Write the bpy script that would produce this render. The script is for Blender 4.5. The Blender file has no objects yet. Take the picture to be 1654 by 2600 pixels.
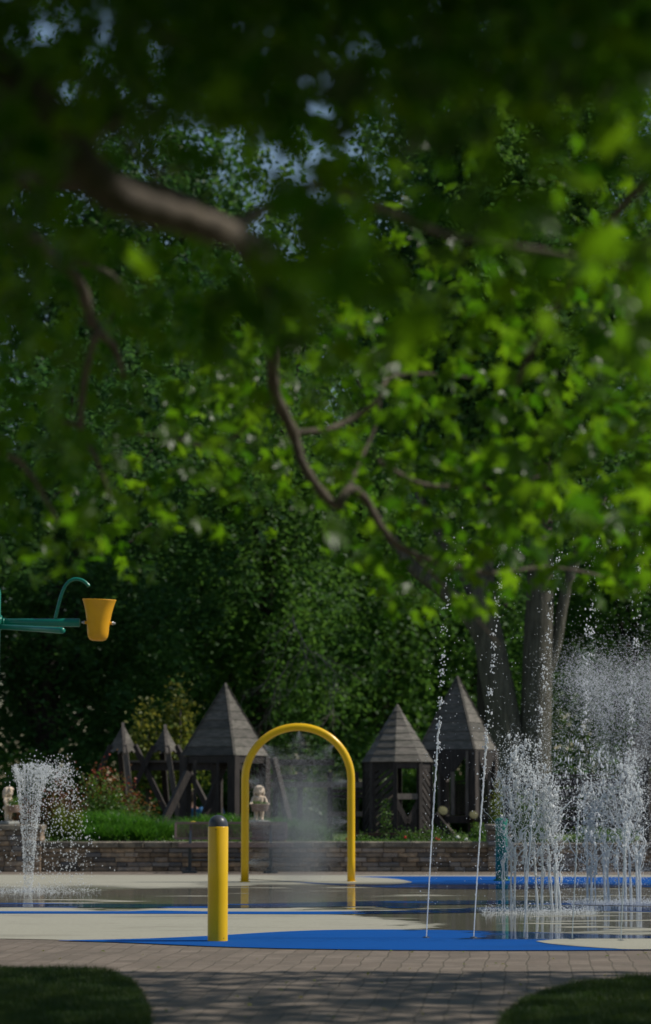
import bpy, math, random
import numpy as np
from mathutils import Vector, Matrix
rng = np.random.default_rng(11); random.seed(11)
R = math.radians; PI = math.pi
sc = bpy.context.scene
col = sc.collection

# ------------------------------------------------------------------ camera geometry
F = 6139.0; PITCH = R(6.63); CH = 1.254
_c, _s = math.cos(PITCH), math.sin(PITCH)
def at(px, py, Y):
    dx = (px-827)/F; dz = (1300-py)/F
    dy = _c-dz*_s; dzz = _s+dz*_c; t = Y/dy
    return Vector((dx*t, Y, CH+dzz*t))
def gr(px, py, z=0.0):
    dx = (px-827)/F; dz = (1300-py)/F
    dy = _c-dz*_s; dzz = _s+dz*_c; t = (z-CH)/dzz
    return Vector((dx*t, dy*t, z))
def X(px, Y): return at(px, 2014, Y).x
def Z(py, Y): return at(827, py, Y).z

cam_d = bpy.data.cameras.new('camera'); cam = bpy.data.objects.new('camera', cam_d); col.objects.link(cam)
cam.location = (0, 0, CH); cam.rotation_euler = (R(90)+PITCH, 0, 0)
cam_d.sensor_fit = 'VERTICAL'; cam_d.sensor_height = 36; cam_d.lens = 85
cam_d.clip_start = 0.1; cam_d.clip_end = 3000
cam_d.dof.use_dof = True; cam_d.dof.focus_distance = 23.5; cam_d.dof.aperture_fstop = 1.8
sc.camera = cam

# ------------------------------------------------------------------ materials
def nt_new(name):
    m = bpy.data.materials.new(name); m.use_nodes = True
    nt = m.node_tree; nt.nodes.clear()
    out = nt.nodes.new('ShaderNodeOutputMaterial')
    return m, nt, out
def N(nt, t, **kw):
    n = nt.nodes.new(t)
    for k, v in kw.items(): setattr(n, k, v)
    return n
def math_n(nt, op, a, b=None, clamp=False):
    n = N(nt, 'ShaderNodeMath', operation=op); n.use_clamp = clamp
    for i, v in enumerate((a, b)):
        if v is None: continue
        if isinstance(v, (int, float)): n.inputs[i].default_value = v
        else: nt.links.new(v, n.inputs[i])
    return n.outputs[0]
def mixc(nt, fac, a, b, mode='MIX'):
    n = N(nt, 'ShaderNodeMix', data_type='RGBA', blend_type=mode)
    for s, v in ((n.inputs[0], fac), (n.inputs[6], a), (n.inputs[7], b)):
        if isinstance(v, (int, float)): s.default_value = v
        elif isinstance(v, tuple): s.default_value = (*v[:3], 1)
        else: nt.links.new(v, s)
    return n.outputs[2]
def smooth(nt, v, lo, hi):
    n = N(nt, 'ShaderNodeMapRange', interpolation_type='SMOOTHSTEP')
    nt.links.new(v, n.inputs[0]); n.inputs[1].default_value = lo; n.inputs[2].default_value = hi
    return n.outputs[0]
def noise(nt, vec, scale, detail=4, rough=.55, stretch=None):
    if stretch:
        mp = N(nt, 'ShaderNodeMapping'); mp.inputs['Scale'].default_value = stretch
        nt.links.new(vec, mp.inputs[0]); vec = mp.outputs[0]
    n = N(nt, 'ShaderNodeTexNoise'); n.inputs['Scale'].default_value = scale
    n.inputs['Detail'].default_value = detail; n.inputs['Roughness'].default_value = rough
    nt.links.new(vec, n.inputs['Vector']); return n.outputs['Fac']
def bump(nt, h, strength, dist=.01):
    b = N(nt, 'ShaderNodeBump'); b.inputs['Strength'].default_value = strength; b.inputs['Distance'].default_value = dist
    nt.links.new(h, b.inputs['Height']); return b.outputs[0]

def mat(name, base, rough=.7, base2=None, nscale=3, stretch=None, rnd=.0, rnd_col=None, bmp=0, bscale=40, bdist=.01, spec=.5, metal=0, coat=0):
    m, nt, out = nt_new(name)
    p = N(nt, 'ShaderNodeBsdfPrincipled'); nt.links.new(p.outputs[0], out.inputs[0])
    tc = N(nt, 'ShaderNodeTexCoord'); vec = tc.outputs['Object']
    c = base
    if base2 is not None:
        f = smooth(nt, noise(nt, vec, nscale, 5, .6, stretch), .33, .67); c = mixc(nt, f, base, base2)
    if rnd or rnd_col:
        a = N(nt, 'ShaderNodeAttribute', attribute_name='rnd')
        if rnd_col: c = mixc(nt, a.outputs['Fac'], c, rnd_col)
        if rnd:
            a2 = N(nt, 'ShaderNodeAttribute', attribute_name='rnd2')
            v = math_n(nt, 'MULTIPLY_ADD', a2.outputs['Fac'], 2*rnd)
            v.node.inputs[2].default_value = 1-rnd
            cb = N(nt, 'ShaderNodeCombineColor')
            for i in range(3): nt.links.new(v, cb.inputs[i])
            c = mixc(nt, 1.0, c, cb.outputs[0], 'MULTIPLY')
    if isinstance(c, tuple): p.inputs['Base Color'].default_value = (*c[:3], 1)
    else: nt.links.new(c, p.inputs['Base Color'])
    p.inputs['Roughness'].default_value = rough; p.inputs['Specular IOR Level'].default_value = spec
    p.inputs['Metallic'].default_value = metal; p.inputs['Coat Weight'].default_value = coat
    if bmp: nt.links.new(bump(nt, noise(nt, vec, bscale, 4, .6, stretch), bmp, bdist), p.inputs['Normal'])
    return m

def leafmat(name, c1, c2, t1, t2, trans=.45, rough=.4, spec=.5):
    m, nt, out = nt_new(name)
    a = N(nt, 'ShaderNodeAttribute', attribute_name='rnd')
    p = N(nt, 'ShaderNodeBsdfPrincipled'); p.inputs['Roughness'].default_value = rough; p.inputs['Specular IOR Level'].default_value = spec
    nt.links.new(mixc(nt, a.outputs['Fac'], c1, c2), p.inputs['Base Color'])
    t = N(nt, 'ShaderNodeBsdfTranslucent'); nt.links.new(mixc(nt, a.outputs['Fac'], t1, t2), t.inputs[0])
    mx = N(nt, 'ShaderNodeMixShader'); mx.inputs[0].default_value = trans
    nt.links.new(p.outputs[0], mx.inputs[1]); nt.links.new(t.outputs[0], mx.inputs[2]); nt.links.new(mx.outputs[0], out.inputs[0])
    return m

M = {}
M['maple'] = leafmat('maple leaf', (.018,.055,.004), (.040,.090,.006), (.07,.245,.005), (.28,.53,.012), .48, .32, .32)
M['leaf_a'] = leafmat('deep green leaf', (.028,.080,.026), (.058,.125,.032), (.06,.19,.05), (.14,.30,.06), .38, .5, .2)
M['leaf_b'] = leafmat('mid green leaf', (.032,.090,.024), (.070,.145,.03), (.08,.23,.04), (.19,.36,.05), .38, .5, .2)
M['leaf_c'] = leafmat('yellow green leaf', (.10,.15,.025), (.16,.17,.03), (.28,.34,.04), (.36,.32,.05), .4, .5, .3)
M['shrub_red'] = leafmat('red tipped leaf', (.05,.11,.02), (.26,.05,.03), (.10,.2,.03), (.4,.08,.04), .35, .5, .3)
M['shrub_burg'] = leafmat('burgundy leaf', (.07,.07,.025), (.17,.05,.035), (.15,.12,.03), (.3,.08,.05), .35, .5, .3)
M['shrub_green'] = leafmat('shrub leaf', (.035,.10,.015), (.09,.17,.02), (.08,.24,.02), (.2,.36,.03), .35, .45, .4)
M['shrub_yel'] = leafmat('golden shrub leaf', (.07,.13,.015), (.16,.19,.02), (.18,.30,.02), (.32,.36,.03), .35, .5, .3)
M['grass'] = leafmat('grass blade', (.028,.10,.012), (.085,.20,.02), (.06,.24,.02), (.17,.42,.03), .35, .4, .4)
M['lawn'] = leafmat('lawn blade', (.022,.055,.010), (.06,.085,.018), (.05,.13,.012), (.12,.17,.02), .3, .5, .3)
M['bark'] = mat('grey bark', (.15,.136,.105), .9, (.075,.068,.052), 6, (3,3,.35), bmp=.9, bscale=9, bdist=.05)
M['bark_dark'] = mat('dark bark', (.06,.05,.038), .9, (.03,.025,.02), 6, (3,3,.35), bmp=.8, bscale=9, bdist=.05)
M['bark_maple'] = mat('maple limb bark', (.135,.108,.080), .85, (.075,.060,.045), 14, (1,1,1), bmp=.7, bscale=30, bdist=.01)
M['wood'] = mat('weathered dark timber', (.058,.047,.040), .85, (.030,.025,.022), 5, (6,6,.8), rnd=.45, bmp=.5, bscale=20)
M['wood_roof'] = mat('weathered roof boards', (.150,.132,.112), .85, (.080,.076,.060), 5, (1.2,1.2,5), rnd=.38, bmp=.5, bscale=18)
M['wood_pale'] = mat('pale weathered timber', (.20,.17,.14), .85, (.12,.10,.085), 5, (6,6,.8), rnd=.25, bmp=.5, bscale=20)
M['logend'] = mat('sawn log end', (.19,.18,.075), .8, (.12,.115,.05), 12, rnd=.1)
M['yellow'] = mat('yellow gloss paint', (.92,.56,.004), .28, (.85,.49,.004), 2.5, rnd=0, bmp=.03, bscale=25, spec=.5)
M['cap'] = mat('dark grey plastic cap', (.045,.050,.062), .38, (.06,.064,.075), 20, bmp=.05, bscale=60)
M['teal'] = mat('teal paint', (.004,.20,.13), .3, (.003,.17,.11), 6, bmp=.03, bscale=30)
M['bucket'] = mat('bucket plastic', (.88,.43,.005), .42, (.80,.37,.004), 4, bmp=.03, bscale=20)
M['steel'] = mat('stainless steel', (.55,.54,.52), .3, metal=.9, bmp=.02)
M['bench_brown'] = mat('brown coated steel', (.19,.125,.115), .5, (.22,.155,.14), 20)
M['bench_blue'] = mat('dark blue bench leg', (.035,.048,.062), .5, (.025,.035,.045), 20)
M['stone'] = mat('retaining wall block', (.44,.32,.215), .95, (.22,.17,.125), 9, rnd=.5, rnd_col=(.20,.20,.21), bmp=1, bscale=28, bdist=.03)
M['cap_stone'] = mat('wall cap block', (.34,.285,.21), .95, (.12,.105,.085), 9, rnd=.25, rnd_col=(.15,.135,.115), bmp=1, bscale=30, bdist=.02)
M['mortar'] = mat('dark joint', (.03,.027,.024), 1)
M['statue'] = mat('cast stone', (.78,.63,.48), .85, (.55,.44,.33), 14, bmp=.5, bscale=60)
M['basket'] = mat('stone basket', (.40,.29,.23), .9, (.28,.20,.16), 20, (1,1,4), bmp=.8, bscale=60)
M['plinth'] = mat('pale stone plinth', (.36,.36,.33), .9, (.24,.24,.22), 20, bmp=.5)
M['soil'] = mat('bark mulch', (.035,.026,.018), 1, (.07,.05,.035), 8, bmp=1, bscale=20)
M['lawn_ground'] = mat('lawn soil', (.035,.060,.014), 1, (.055,.075,.02), 6, bmp=1, bscale=40)
M['lawn_far'] = mat('far lawn', (.07,.12,.025), 1, (.10,.15,.03), .4, bmp=1, bscale=10)
M['skin'] = mat('skin', (.45,.26,.19), .6)
M['hair'] = mat('brown hair', (.06,.035,.02), .7)
M['shirt_blue'] = mat('blue shirt', (.03,.13,.30), .8)
M['shirt_navy'] = mat('navy shirt', (.015,.03,.09), .8)
M['trouser'] = mat('grey trousers', (.05,.05,.055), .9)
M['red'] = mat('red petals', (.55,.01,.008), .6)
M['whitep'] = mat('white petals', (.75,.76,.68), .6)
M['yelp'] = mat('yellow petals', (.8,.6,.03), .6)
M['rust'] = mat('rusty edging', (.11,.05,.035), .9, (.06,.03,.025), 8)
M['stem'] = mat('stem', (.05,.06,.02), .8)

# falling water: white where it is broken into drops
m, nt, out = nt_new('broken water')
p = N(nt, 'ShaderNodeBsdfPrincipled'); p.inputs['Base Color'].default_value = (.93,.95,.96,1); p.inputs['Roughness'].default_value = .12
p.inputs['IOR'].default_value = 1.33
t = N(nt, 'ShaderNodeBsdfTranslucent'); t.inputs[0].default_value = (.93,.95,.96,1)
tr = N(nt, 'ShaderNodeBsdfTransparent')
m1 = N(nt, 'ShaderNodeMixShader'); m1.inputs[0].default_value = .58
m2 = N(nt, 'ShaderNodeMixShader'); m2.inputs[0].default_value = .04
nt.links.new(p.outputs[0], m1.inputs[1]); nt.links.new(t.outputs[0], m1.inputs[2])
nt.links.new(m1.outputs[0], m2.inputs[1]); nt.links.new(tr.outputs[0], m2.inputs[2]); nt.links.new(m2.outputs[0], out.inputs[0])
M['water'] = m
m, nt, out = nt_new('stream water')
m2 = N(nt, 'ShaderNodeMixShader'); m2.inputs[0].default_value = .45
p2 = N(nt, 'ShaderNodeBsdfPrincipled'); p2.inputs['Base Color'].default_value = (.62,.70,.74,1); p2.inputs['Roughness'].default_value = .08; p2.inputs['IOR'].default_value = 1.33
tr = N(nt, 'ShaderNodeBsdfTransparent')
nt.links.new(p2.outputs[0], m2.inputs[1]); nt.links.new(tr.outputs[0], m2.inputs[2]); nt.links.new(m2.outputs[0], out.inputs[0])
M['stream'] = m

# splash pad rubber, wet in places
def padmat(name, c1, c2, spk):
    m, nt, out = nt_new(name)
    p = N(nt, 'ShaderNodeBsdfPrincipled'); nt.links.new(p.outputs[0], out.inputs[0])
    g = N(nt, 'ShaderNodeNewGeometry'); pos = g.outputs['Position']
    sx = N(nt, 'ShaderNodeSeparateXYZ'); nt.links.new(pos, sx.inputs[0]); xs, ys = sx.outputs[0], sx.outputs[1]
    n1 = noise(nt, pos, .55, 5, .6, (1,1.0,1))
    dy = math_n(nt, 'ADD', ys, math_n(nt, 'MULTIPLY', math_n(nt, 'SUBTRACT', n1, .5), 5.0))
    w1 = math_n(nt, 'MULTIPLY', smooth(nt, dy, 26.3, 26.8), math_n(nt, 'SUBTRACT', 1.0, smooth(nt, dy, 31.5, 34.0)))
    n2 = noise(nt, pos, .8, 4, .6)
    dx = math_n(nt, 'ADD', xs, math_n(nt, 'MULTIPLY', math_n(nt, 'SUBTRACT', n2, .5), 3.0))
    dxx = math_n(nt, 'ADD', dx, math_n(nt, 'MULTIPLY', math_n(nt, 'SUBTRACT', ys, 22.0), .22))
    w2 = math_n(nt, 'MULTIPLY', smooth(nt, dxx, .9, 1.3), math_n(nt, 'MULTIPLY', smooth(nt, ys, 20.95, 21.1), math_n(nt, 'SUBTRACT', 1.0, smooth(nt, ys, 33, 35))))
    w = math_n(nt, 'MAXIMUM', w1, w2, True)
    # thin dry islands
    n3 = noise(nt, pos, 1.6, 3, .5, (.35,1.2,1)); w = math_n(nt, 'MULTIPLY', w, smooth(nt, n3, .30, .42))
    cc = mixc(nt, smooth(nt, noise(nt, pos, 130, 2, .5), .35, .65), c1, c2)
    cc = mixc(nt, smooth(nt, noise(nt, pos, 60, 2, .5), .70, .76), cc, spk)
    st = smooth(nt, noise(nt, pos, .9, 5, .65, (.5,1.4,1)), .52, .72)
    cc = mixc(nt, math_n(nt, 'MULTIPLY', st, .6), cc, tuple(v*.5 for v in c1))
    st2 = smooth(nt, noise(nt, pos, 2.6, 7, .7, (.6,1.6,1)), .56, .64)
    cc = mixc(nt, math_n(nt, 'MULTIPLY', st2, .28), cc, tuple(v*.45 for v in c1))
    cw = mixc(nt, 1.0, cc, (.50,.50,.50), 'MULTIPLY')
    nt.links.new(mixc(nt, w, cc, cw), p.inputs['Base Color'])
    rr = N(nt, 'ShaderNodeMapRange'); nt.links.new(w, rr.inputs[0]); rr.inputs[3].default_value = .85; rr.inputs[4].default_value = .06
    nt.links.new(rr.outputs[0], p.inputs['Roughness'])
    sp = N(nt, 'ShaderNodeMapRange'); nt.links.new(w, sp.inputs[0]); sp.inputs[3].default_value = .15; sp.inputs[4].default_value = .30
    nt.links.new(sp.outputs[0], p.inputs['Specular IOR Level'])
    b = N(nt, 'ShaderNodeBump'); b.inputs['Distance'].default_value = .004
    nt.links.new(noise(nt, pos, 120, 3, .6), b.inputs['Height'])
    bs = N(nt, 'ShaderNodeMapRange'); nt.links.new(w, bs.inputs[0]); bs.inputs[3].default_value = .5; bs.inputs[4].default_value = .012
    nt.links.new(bs.outputs[0], b.inputs['Strength']); 
    b2 = N(nt, 'ShaderNodeBump'); b2.inputs['Distance'].default_value = .01; b2.inputs['Strength'].default_value = .05
    nt.links.new(noise(nt, pos, 7, 3, .6, (1,2.2,1)), b2.inputs['Height']); nt.links.new(b.outputs[0], b2.inputs['Normal'])
    nt.links.new(b2.outputs[0], p.inputs['Normal'])
    return m
M['cream'] = padmat('cream rubber surfacing', (.44,.42,.335), (.32,.305,.24), (.16,.14,.11))
M['blue'] = padmat('blue rubber surfacing', (.0,.088,.36), (.0,.065,.28), (.0,.13,.42))

# paving of small setts: joints run away from the camera on a slight curve
m, nt, out = nt_new('sett paving')
p = N(nt, 'ShaderNodeBsdfPrincipled'); nt.links.new(p.outputs[0], out.inputs[0])
g = N(nt, 'ShaderNodeNewGeometry'); sx = N(nt, 'ShaderNodeSeparateXYZ'); nt.links.new(g.outputs['Position'], sx.inputs[0])
wob = noise(nt, g.outputs['Position'], 1.3, 2)
yy = sx.outputs[1]
cur = math_n(nt, 'MULTIPLY', math_n(nt, 'SUBTRACT', yy, 11.0), -.085)
xx = math_n(nt, 'ADD', math_n(nt, 'ADD', sx.outputs[0], cur), math_n(nt, 'MULTIPLY', wob, .09))
cv = N(nt, 'ShaderNodeCombineXYZ'); nt.links.new(yy, cv.inputs[0]); nt.links.new(xx, cv.inputs[1])
br = N(nt, 'ShaderNodeTexBrick'); nt.links.new(cv.outputs[0], br.inputs['Vector'])
br.offset = .5; br.inputs['Scale'].default_value = 1; br.inputs['Brick Width'].default_value = .23; br.inputs['Row Height'].default_value = .155
br.inputs['Mortar Size'].default_value = .008; br.inputs['Mortar Smooth'].default_value = .5
br.inputs['Color1'].default_value = (.185,.148,.118,1); br.inputs['Color2'].default_value = (.235,.192,.155,1); br.inputs['Mortar'].default_value = (.125,.105,.078,1)
c = mixc(nt, smooth(nt, noise(nt, g.outputs['Position'], 2.2, 5, .65), .4, .7), br.outputs['Color'], (.15,.125,.10))
c = mixc(nt, math_n(nt, 'MULTIPLY', smooth(nt, noise(nt, g.outputs['Position'], 22, 3, .6), .60, .70), .6), c, (.07,.065,.045))
c = mixc(nt, math_n(nt, 'MULTIPLY', smooth(nt, noise(nt, g.outputs['Position'], 9, 3, .6, (1,1.7,1)), .66, .72), .45), c, (.36,.34,.30))
nt.links.new(c, p.inputs['Base Color']); p.inputs['Roughness'].default_value = .9; p.inputs['Specular IOR Level'].default_value = .2
hh = math_n(nt, 'ADD', math_n(nt, 'MULTIPLY', br.outputs['Fac'], -1.0), math_n(nt, 'MULTIPLY', noise(nt, g.outputs['Position'], 25, 3), .8))
nt.links.new(bump(nt, hh, .5, .008), p.inputs['Normal'])
M['paving'] = m

m, nt, out = nt_new('lake water')
p = N(nt, 'ShaderNodeBsdfPrincipled'); p.inputs['Base Color'].default_value = (.05,.09,.12,1); p.inputs['Roughness'].default_value = .12
nt.links.new(p.outputs[0], out.inputs[0]); M['added_lake'] = m

# ------------------------------------------------------------------ mesh helpers
class MB:
    def __init__(s): s.v = []; s.f = []; s.r = []; s.q = []
    def add(s, vs, fs, r=None):
        o = len(s.v); s.v += [tuple(v) for v in vs]; s.f += [tuple(i+o for i in f) for f in fs]
        a = random.random() if r is None else r; b = random.random()
        s.r += [a]*len(vs); s.q += [b]*len(vs)
    def box(s, c, d, rz=0, r=None, jit=0):
        cx, cy, cz = c; hx, hy, hz = d[0]/2, d[1]/2, d[2]/2
        ca, sa = math.cos(rz), math.sin(rz); vs = []
        for z in (-hz, hz):
            for x, y in ((-hx,-hy),(hx,-hy),(hx,hy),(-hx,hy)):
                j = [(random.random()-.5)*jit for _ in range(3)]
                vs.append((cx+x*ca-y*sa+j[0], cy+x*sa+y*ca+j[1], cz+z+j[2]))
        s.add(vs, [(3,2,1,0),(4,5,6,7),(0,1,5,4),(1,2,6,5),(2,3,7,6),(3,0,4,7)], r)
    def beam(s, a, b, w, h, up=(0,0,1), r=None):
        a = Vector(a); b = Vector(b); d = (b-a).normalized(); u = Vector(up)
        if abs(d.dot(u)) > .98: u = Vector((0,1,0))
        sd = d.cross(u).normalized(); u2 = sd.cross(d).normalized(); vs = []
        for pnt in (a, b):
            for x, y in ((-1,-1),(1,-1),(1,1),(-1,1)): vs.append(pnt+sd*(x*w/2)+u2*(y*h/2))
        s.add(vs, [(0,1,2,3),(7,6,5,4),(0,4,5,1),(1,5,6,2),(2,6,7,3),(3,7,4,0)], r)
    def tube(s, pts, rad, n=10, caps=True, r=None):
        pts = [Vector(p) for p in pts]; k = len(pts)
        if isinstance(rad, (int, float)): rad = [rad]*k
        vs = []; fs = []; prev = None
        for i, p in enumerate(pts):
            d = (pts[min(i+1,k-1)]-pts[max(i-1,0)])
            if d.length < 1e-9: d = Vector((0,0,1))
            d.normalize()
            if prev is None:
                u = Vector((0,0,1)) if abs(d.z) < .9 else Vector((1,0,0)); a = d.cross(u).normalized()
            else:
                a = prev-d*prev.dot(d)
                a = a.normalized() if a.length > 1e-6 else d.orthogonal().normalized()
            prev = a; b = d.cross(a)
            for j in range(n):
                t = 2*PI*j/n; vs.append(p+(a*math.cos(t)+b*math.sin(t))*rad[i])
        for i in range(k-1):
            for j in range(n):
                j2 = (j+1) % n; fs.append((i*n+j, i*n+j2, (i+1)*n+j2, (i+1)*n+j))
        if caps: fs.append(tuple(range(n-1,-1,-1))); fs.append(tuple((k-1)*n+j for j in range(n)))
        s.add(vs, fs, r)
    def lathe(s, prof, n=32, c=(0,0,0), r=None, closed=False):
        vs = []; fs = []; k = len(prof)
        for (rr, z) in prof:
            for j in range(n):
                t = 2*PI*j/n; vs.append((c[0]+rr*math.cos(t), c[1]+rr*math.sin(t), c[2]+z))
        for i in range(k-1):
            for j in range(n):
                j2 = (j+1) % n; fs.append((i*n+j, i*n+j2, (i+1)*n+j2, (i+1)*n+j))
        s.add(vs, fs, r)
    def ell(s, c, rad, n=14, m=9, r=None):
        vs = []; fs = []
        for i in range(m+1):
            ph = PI*i/m
            for j in range(n):
                t = 2*PI*j/n
                vs.append((c[0]+rad[0]*math.sin(ph)*math.cos(t), c[1]+rad[1]*math.sin(ph)*math.sin(t), c[2]+rad[2]*math.cos(ph)))
        for i in range(m):
            for j in range(n):
                j2 = (j+1) % n; fs.append(((i+1)*n+j, (i+1)*n+j2, i*n+j2, i*n+j))
        s.add(vs, fs, r)
    def build(s, name, m, parent=None, sm=False, loc=None):
        me = bpy.data.meshes.new(name); me.from_pydata(s.v, [], s.f); 
        a = me.attributes.new('rnd', 'FLOAT', 'POINT'); a.data.foreach_set('value', s.r)
        a = me.attributes.new('rnd2', 'FLOAT', 'POINT'); a.data.foreach_set('value', s.q)
        me.materials.append(m); 
        if sm: me.polygons.foreach_set('use_smooth', [True]*len(me.polygons))
        me.update()
        o = bpy.data.objects.new(name, me); col.objects.link(o)
        if parent is not None: o.parent = parent
        if loc is not None: o.location = loc
        return o
def npmesh(name, V, Fc, m, parent=None, r=None, sm=False, loc=None):
    """V (n,3), Fc (m,k) with one k"""
    me = bpy.data.meshes.new(name); n, k = Fc.shape
    me.vertices.add(len(V)); me.vertices.foreach_set('co', np.ascontiguousarray(V, dtype=np.float32).ravel())
    me.loops.add(n*k); me.loops.foreach_set('vertex_index', np.ascontiguousarray(Fc, dtype=np.int32).ravel())
    me.polygons.add(n); me.polygons.foreach_set('loop_start', np.arange(0, n*k, k, dtype=np.int32))
    me.polygons.foreach_set('loop_total', np.full(n, k, dtype=np.int32))
    if sm: me.polygons.foreach_set('use_smooth', np.ones(n, dtype=bool))
    me.update(calc_edges=True); me.validate()
    if r is not None:
        a = me.attributes.new('rnd', 'FLOAT', 'POINT'); a.data.foreach_set('value', np.ascontiguousarray(r, dtype=np.float32))
    me.materials.append(m)
    o = bpy.data.objects.new(name, me); col.objects.link(o)
    if parent is not None: o.parent = parent
    if loc is not None: o.location = loc
    return o
def tag(o, label=None, cat=None, group=None, kind=None):
    if label: o['label'] = label
    if cat: o['category'] = cat
    if group: o['group'] = group
    if kind: o['kind'] = kind
    return o
def empty(name, loc, label, cat, group=None, rz=0):
    o = bpy.data.objects.new(name, None); col.objects.link(o); o.location = loc; o.rotation_euler = (0,0,rz)
    o.empty_display_size = .1
    return tag(o, label, cat, group)
def remesh(mb, name, m, parent, vox, loc=None, smooth_it=2):
    me = bpy.data.meshes.new('tmp'); me.from_pydata(mb.v, [], mb.f)
    o = bpy.data.objects.new('tmp', me); col.objects.link(o)
    md = o.modifiers.new('r', 'REMESH'); md.mode = 'VOXEL'; md.voxel_size = vox
    if smooth_it:
        ms = o.modifiers.new('s', 'SMOOTH'); ms.iterations = smooth_it; ms.factor = .5
    dg = bpy.context.evaluated_depsgraph_get(); dg.update()
    me2 = bpy.data.meshes.new_from_object(o.evaluated_get(dg)); me2.name = name
    bpy.data.objects.remove(o); bpy.data.meshes.remove(me)
    me2.materials.clear(); me2.materials.append(m); me2.polygons.foreach_set('use_smooth', [True]*len(me2.polygons))
    o2 = bpy.data.objects.new(name, me2); col.objects.link(o2)
    if parent is not None: o2.parent = parent
    if loc is not None: o2.location = loc
    return o2

# leaf scatter: shape (k,3) outline + fan, instanced on frames
def rand_frames(n, up=.6, droop=.3, outward=None):
    """random leaf frames: columns x (side), y (tip), z (normal)"""
    nz = rng.normal(size=(n,3)); nz[:,2] = np.abs(nz[:,2])*(1-up)+up*1.5; nz /= np.linalg.norm(nz, axis=1)[:,None]
    tp = rng.normal(size=(n,3)); tp[:,2] = tp[:,2]*.4-droop*1.6
    if outward is not None: tp += outward
    tp -= nz*np.sum(tp*nz, axis=1)[:,None]; tp /= np.linalg.norm(tp, axis=1)[:,None]+1e-9
    sd = np.cross(tp, nz); return sd, tp, nz
def leaves(P, size, shape, faces, frames):
    n = len(P); k = len(shape); sd, tp, nz = frames
    V = (P[:,None,:] + size[:,None,None]*(shape[None,:,0:1]*sd[:,None,:] + shape[None,:,1:2]*tp[:,None,:] + shape[None,:,2:3]*nz[:,None,:])).reshape(-1,3)
    Fc = (faces[None,:,:] + (np.arange(n)*k)[:,None,None]).reshape(-1, faces.shape[1])
    return V, Fc
LQ = np.array([(0,-.5,0),(.30,-.05,.10),(0,.5,-.06),(-.30,-.05,.10)]); LQF = np.array([(0,1,2,3)])
pol = [(0,1.0),(12,.66),(20,.70),(33,.40),(50,.90),(62,.68),(74,.66),(92,.36),(116,.60),(140,.34),(180,.16)]
pts = [(math.sin(R(a))*r_, math.cos(R(a))*r_) for a, r_ in pol]; pts += [(-x, y) for x, y in pts[-2:0:-1]]
ML = np.array([(0,0,0)]+[(x*.62, y*.62+.1, -.22*(x*x+y*y)+.16*abs(x)) for x, y in pts])
MLF = np.array([(0,i+1,(i+1) % len(pts)+1) for i in range(len(pts))])

OCT = np.array([(1,0,0),(-1,0,0),(0,1,0),(0,-1,0),(0,0,1),(0,0,-1)], dtype=float)
OCTF = np.array([(0,2,4),(2,1,4),(1,3,4),(3,0,4),(2,0,5),(1,2,5),(3,1,5),(0,3,5)])
TET = np.array([(1,1,1),(-1,-1,1),(-1,1,-1),(1,-1,-1)])*.8; TETF = np.array([(0,1,2),(0,3,1),(0,2,3),(1,3,2)])
def drops(name, P, rad, m, parent=None, stretch=None, tet=False, loc=None):
    P = np.asarray(P, dtype=float); n = len(P); S = TET if tet else OCT; Fs = TETF if tet else OCTF
    rad = np.broadcast_to(np.asarray(rad, dtype=float), (n,))
    sc3 = np.ones((n,1,3))
    if stretch is not None: sc3[:,0,2] = stretch
    sh = S[None]*sc3
    if not tet: sh = sh*(1+rng.normal(0,.22,size=(n,len(S),1)))
    V = (P[:,None,:]+rad[:,None,None]*sh).reshape(-1,3)
    Fc = (Fs[None]+(np.arange(n)*len(S))[:,None,None]).reshape(-1,3)
    return npmesh(name, V, Fc, m, parent, sm=not tet, loc=loc)

# ------------------------------------------------------------------ ground
def sheet(name, pts, m, kind='structure'):
    mb = MB(); mb.add(pts, [tuple(range(len(pts)))]); o = mb.build(name, m)
    me = o.data
    if me.polygons[0].normal.z < 0: me.flip_normals()
    return tag(o, kind=kind)
g = MB(); g.add([(-400,-60,-.02),(400,-60,-.02),(400,39.5,-.02),(-400,39.5,-.02)], [(0,1,2,3)]); tag(g.build('ground', M['lawn_ground']), kind='structure')
g = MB(); prof = [(39.62,.40),(42,.38),(48,.33),(62,.28),(95,.10)]
for i in range(len(prof)-1):
    (a, za), (b, zb) = prof[i], prof[i+1]
    if i == 0 or i == 1: continue
    g.add([(-200,a,za),(200,a,za),(200,b,zb),(-200,b,zb)], [(0,1,2,3)])
g.add([(-200,95,.10),(200,95,.10),(200,98,-.4),(-200,98,-.4)], [(0,1,2,3)])
tag(g.build('far_lawn', M['lawn_far']), kind='structure')
g = MB(); g.add([(-200,39.5,.40),(200,39.5,.40),(200,42,.38),(-200,42,.38)], [(0,1,2,3)]); g.add([(-200,42,.38),(200,42,.38),(200,48,.33),(-200,48,.33)], [(0,1,2,3)])
tag(g.build('planting_bed', M['soil']), kind='structure')
g = MB(); g.add([(-1500,97,-.35),(1500,97,-.35),(1500,2500,-.35),(-1500,2500,-.35)], [(0,1,2,3)]); tag(g.build('added_lake', M['added_lake']), kind='structure')  # added water sheet, mirrors the sky as bright patches between the trunks
sheet('paving', [(-30,5,0),(30,5,0),(30,39.45,0),(-30,39.45,0)], M['paving'])
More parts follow.
